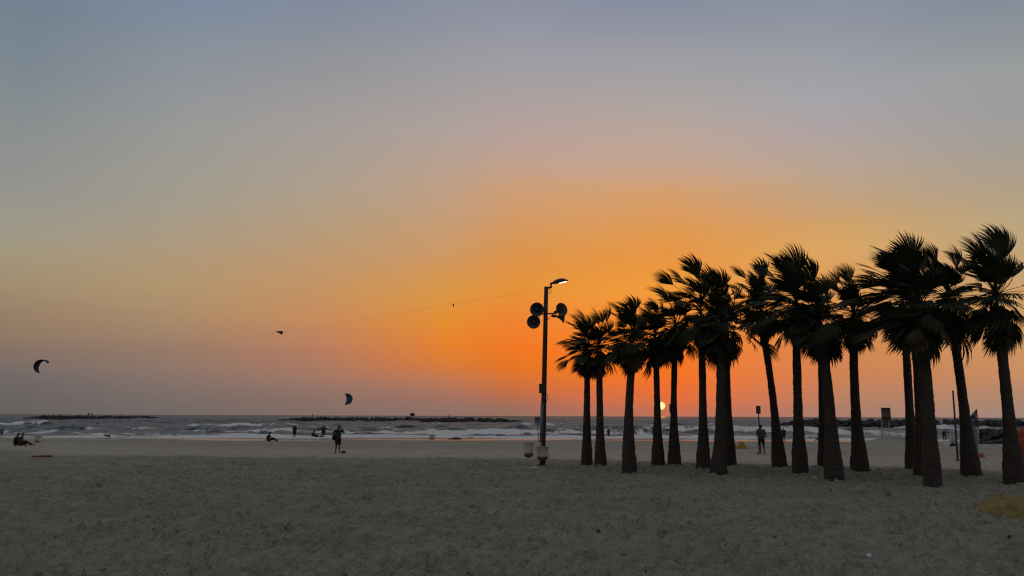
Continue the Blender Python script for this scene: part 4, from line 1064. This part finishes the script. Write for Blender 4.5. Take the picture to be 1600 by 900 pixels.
# ------------------------------------------------------------------ markers on the breakwaters
def marker(px, pbot, ptop, Y, label, board=False):
    b = at(px, pbot, Y); t = at(px, ptop, Y); e = empty('marker_post', b, label, 'post')
    if board:
        for dx in (-.55, .55): MB().tube([b + Vector((dx, 0, -.4)), t + Vector((dx * .8, 0, -.8))], .08, 6).build('leg', DARK, e)
        MB().box(t - Vector((0, 0, .45)), (.75, .3, .45)).build('box', DARK, e, bevel=.05)
        MB().tube([t + Vector((0, 0, -.05)), t + Vector((0, 0, .6))], .04, 6).build('rod', DARK, e)
    else:
        MB().tube([b - Vector((0, 0, .4)), t], .10, 6).build('shaft', DARK, e); MB().tube([t, t + Vector((0, 0, .25))], [.16, .10], 8).build('cap', DARK, e)
ym = (bA2.y + bB2.y) / 2; yl = (bA.y + bB.y) / 2
marker(644.5, 654, 645.5, ym, 'small boxy stand on legs on the long breakwater', True)
marker(702, 654, 648, ym, 'thin post on the long breakwater right of the boxy stand')
marker(488.5, 654, 648, ym, 'thin post on the long breakwater near its left end')
marker(94.5, 653, 648, yl, 'thin post on the left breakwater, left of the two tiny figures')
marker(190, 653, 648, yl, 'thin post on the left breakwater, right of the two tiny figures')

# ------------------------------------------------------------------ kites
def arc_kite(c, rad, a0, a1, chord, cdir, label, m_in, tilt, lean=(0, 0)):
    e = empty('kite', c, label, 'kite'); cdir = Vector(cdir).normalized(); n = 30; le, te = [], []; rs = []
    for i in range(n + 1):
        f = i / n; a = R(a0 + (a1 - a0) * f); tp = math.sin(math.pi * f) ** .55
        p = c + Vector((math.cos(a) * rad, 0, math.sin(a) * rad * tilt)); le.append(p); rs.append(rad * (.025 + .05 * tp)); te.append(p + cdir * chord * (.12 + .88 * tp))
    tube = MB().tube(le, rs, 8); tube.build('leading_edge', cl('kite_black', (.02, .02, .022)), e, smooth=True)
    vs, fs = [], []; m = 5
    for i in range(n + 1):
        out = (le[i] - c).normalized()
        for k in range(m + 1):
            u = k / m; vs.append(le[i].lerp(te[i], u) + out * chord * .10 * math.sin(math.pi * u) ** .8)
    for i in range(n):
        for k in range(m): fs.append((i * (m + 1) + k, i * (m + 1) + k + 1, (i + 1) * (m + 1) + k + 1, (i + 1) * (m + 1) + k))
    o = MB().add(vs, fs).build('canopy', m_in, e, smooth=True); s_ = o.modifiers.new('thick', 'SOLIDIFY'); s_.thickness = rad * .012
    for i in (n // 5, n * 2 // 5, n * 3 // 5, n * 4 // 5): MB().tube([le[i], te[i]], rad * .025, 6).build('strut', cl('kite_black', (.02, .02, .022)), e)
    return e
KD = 118.0
kc = at(64, 572.5, KD); arc_kite(kc, 11.2 / FPX * KD * .98, 28, 258, .75, (.55, .8, -.05), 'dark crescent kite low in the sky at the far left', cl('kite_slate', (.035, .045, .06)), .92)
k2 = at(543.5, 623.5, 330.); arc_kite(k2, 6.9 / FPX * 330, 112, -108, 2.9, (-.9, .42, 0), 'small blue kite low over the long breakwater', cl('kite_blue', (.03, .10, .16)), 1.12)
# line with two small kites, from the lamp post top to the crescent kite
la = at(849.5, 452, LY - .03); lb = kc + Vector((.35, 0, .45)); pts = []
for i in range(61):
    f = i / 60; p = la.lerp(lb, f); p.z -= 0.45 * math.sin(math.pi * f) * (1 - .25 * f); pts.append(p)
o = MB().tube(pts, .0028, 5).build('kite_line', mat('line_brown', (.10, .06, .04), .8), o_loc=la)
tag(o, 'thin line slanting through the sky from the lamp post top to the crescent kite', 'line')
def on_line(px):
    best = min(pts, key=lambda p: abs((p.x / p.y) - (at(px, 500, 50.).x / 50.)))
    return best
p = on_line(436)
def wedge(px, py, wpx, label, kind):
    q = on_line(px); Y = q.y; c = at(px, py, Y); u = Y / FPX; e = empty('kite', c, label, 'kite')
    if kind:
        vs = [c + Vector(v) * u for v in ((-6, 0, 2.4), (5, 3, 2.6), (6, 0, .5), (5, -3, 2.6), (5.2, 0, -3.2), (1, 0, .2))]
        MB().add(vs, [(0, 1, 2), (0, 2, 3), (0, 5, 2), (5, 4, 2), (1, 3, 2), (4, 5, 0), (1, 0, 3)]).build('sail', cl('kite_black', (.02, .02, .022)), e)
        MB().tube([c + Vector((-6, 0, 2.4)) * u, c + Vector((6, 0, .5)) * u], .35 * u, 6).build('spine', DARK, e)
    else:
        MB().tube([c + Vector((0, 0, 3)) * u, c + Vector((.6, 0, 0)) * u, c + Vector((.2, 0, -3)) * u], [.4 * u, 1.1 * u, .5 * u], 8).build('drogue', DARK, e)
        MB().tube([c + Vector((0, 0, 3)) * u, q], .006, 5).build('tether', DARK, e)
wedge(436, 520, 12, 'small dark dart shaped kite hanging on the slanting line', True)
wedge(708, 477, 3, 'tiny dark drogue hanging from the slanting line nearer the lamp post', False)

# ------------------------------------------------------------------ litter on the sand
q = ground(67, 714); lump('towel', mat('towel_red', (0.10, 0.022, 0.018), .85, noise=.3), q, .72, .22, .10, 31, 'long dark red towel lying flat on the sand below the seated couple', 'towel', n=28, k=8)
SCR = mat('scrap_white', (.62, .62, .62), .6, noise=.15)
for px, py, rx, lb, h in ((1273, 750, .11, 'white scrap on the sand between two palm trunks in the right group', .05), (1358, 873, .055, 'crumpled white scrap on the near sand at the lower right', .06), (1509, 746, .05, 'tiny pale scrap at the foot of the strongly leaning palm', .04)):
    lump('paper_scrap', SCR, ground(px, py), rx, rx * .6, h, int(px), lb, 'litter', n=18, k=6, wr=.5)
STN = mat('pebble_dark', (.03, .028, .025), .8, noise=.3)
for px, py, rx, lb in ((327, 793, .045, 'small dark pebble alone on the sand at the lower left'), (1579, 841, .06, 'dark lump on the sand below the yellow tarp'), (113, 718, .08, 'dark speck of debris right of the red towel'), (498, 770, .06, 'dark pebble on the middle of the sand below the photographer'), (935, 835, .03, 'dark pebble on the near sand below the third palm'), (712, 686.5, .75, 'dark clump of seaweed at the water edge right of the tiny bag frame'), (537, 708, .16, 'low dark thing on the sand by the feet of the photographer')):
    lump('seaweed_clump' if rx > .3 else 'debris', STN, ground(px, py), rx, rx * .7, min(.16, rx * .7), int(px) + 1, lb, 'seaweed' if rx > .3 else 'debris', n=18, k=6, wr=.4)
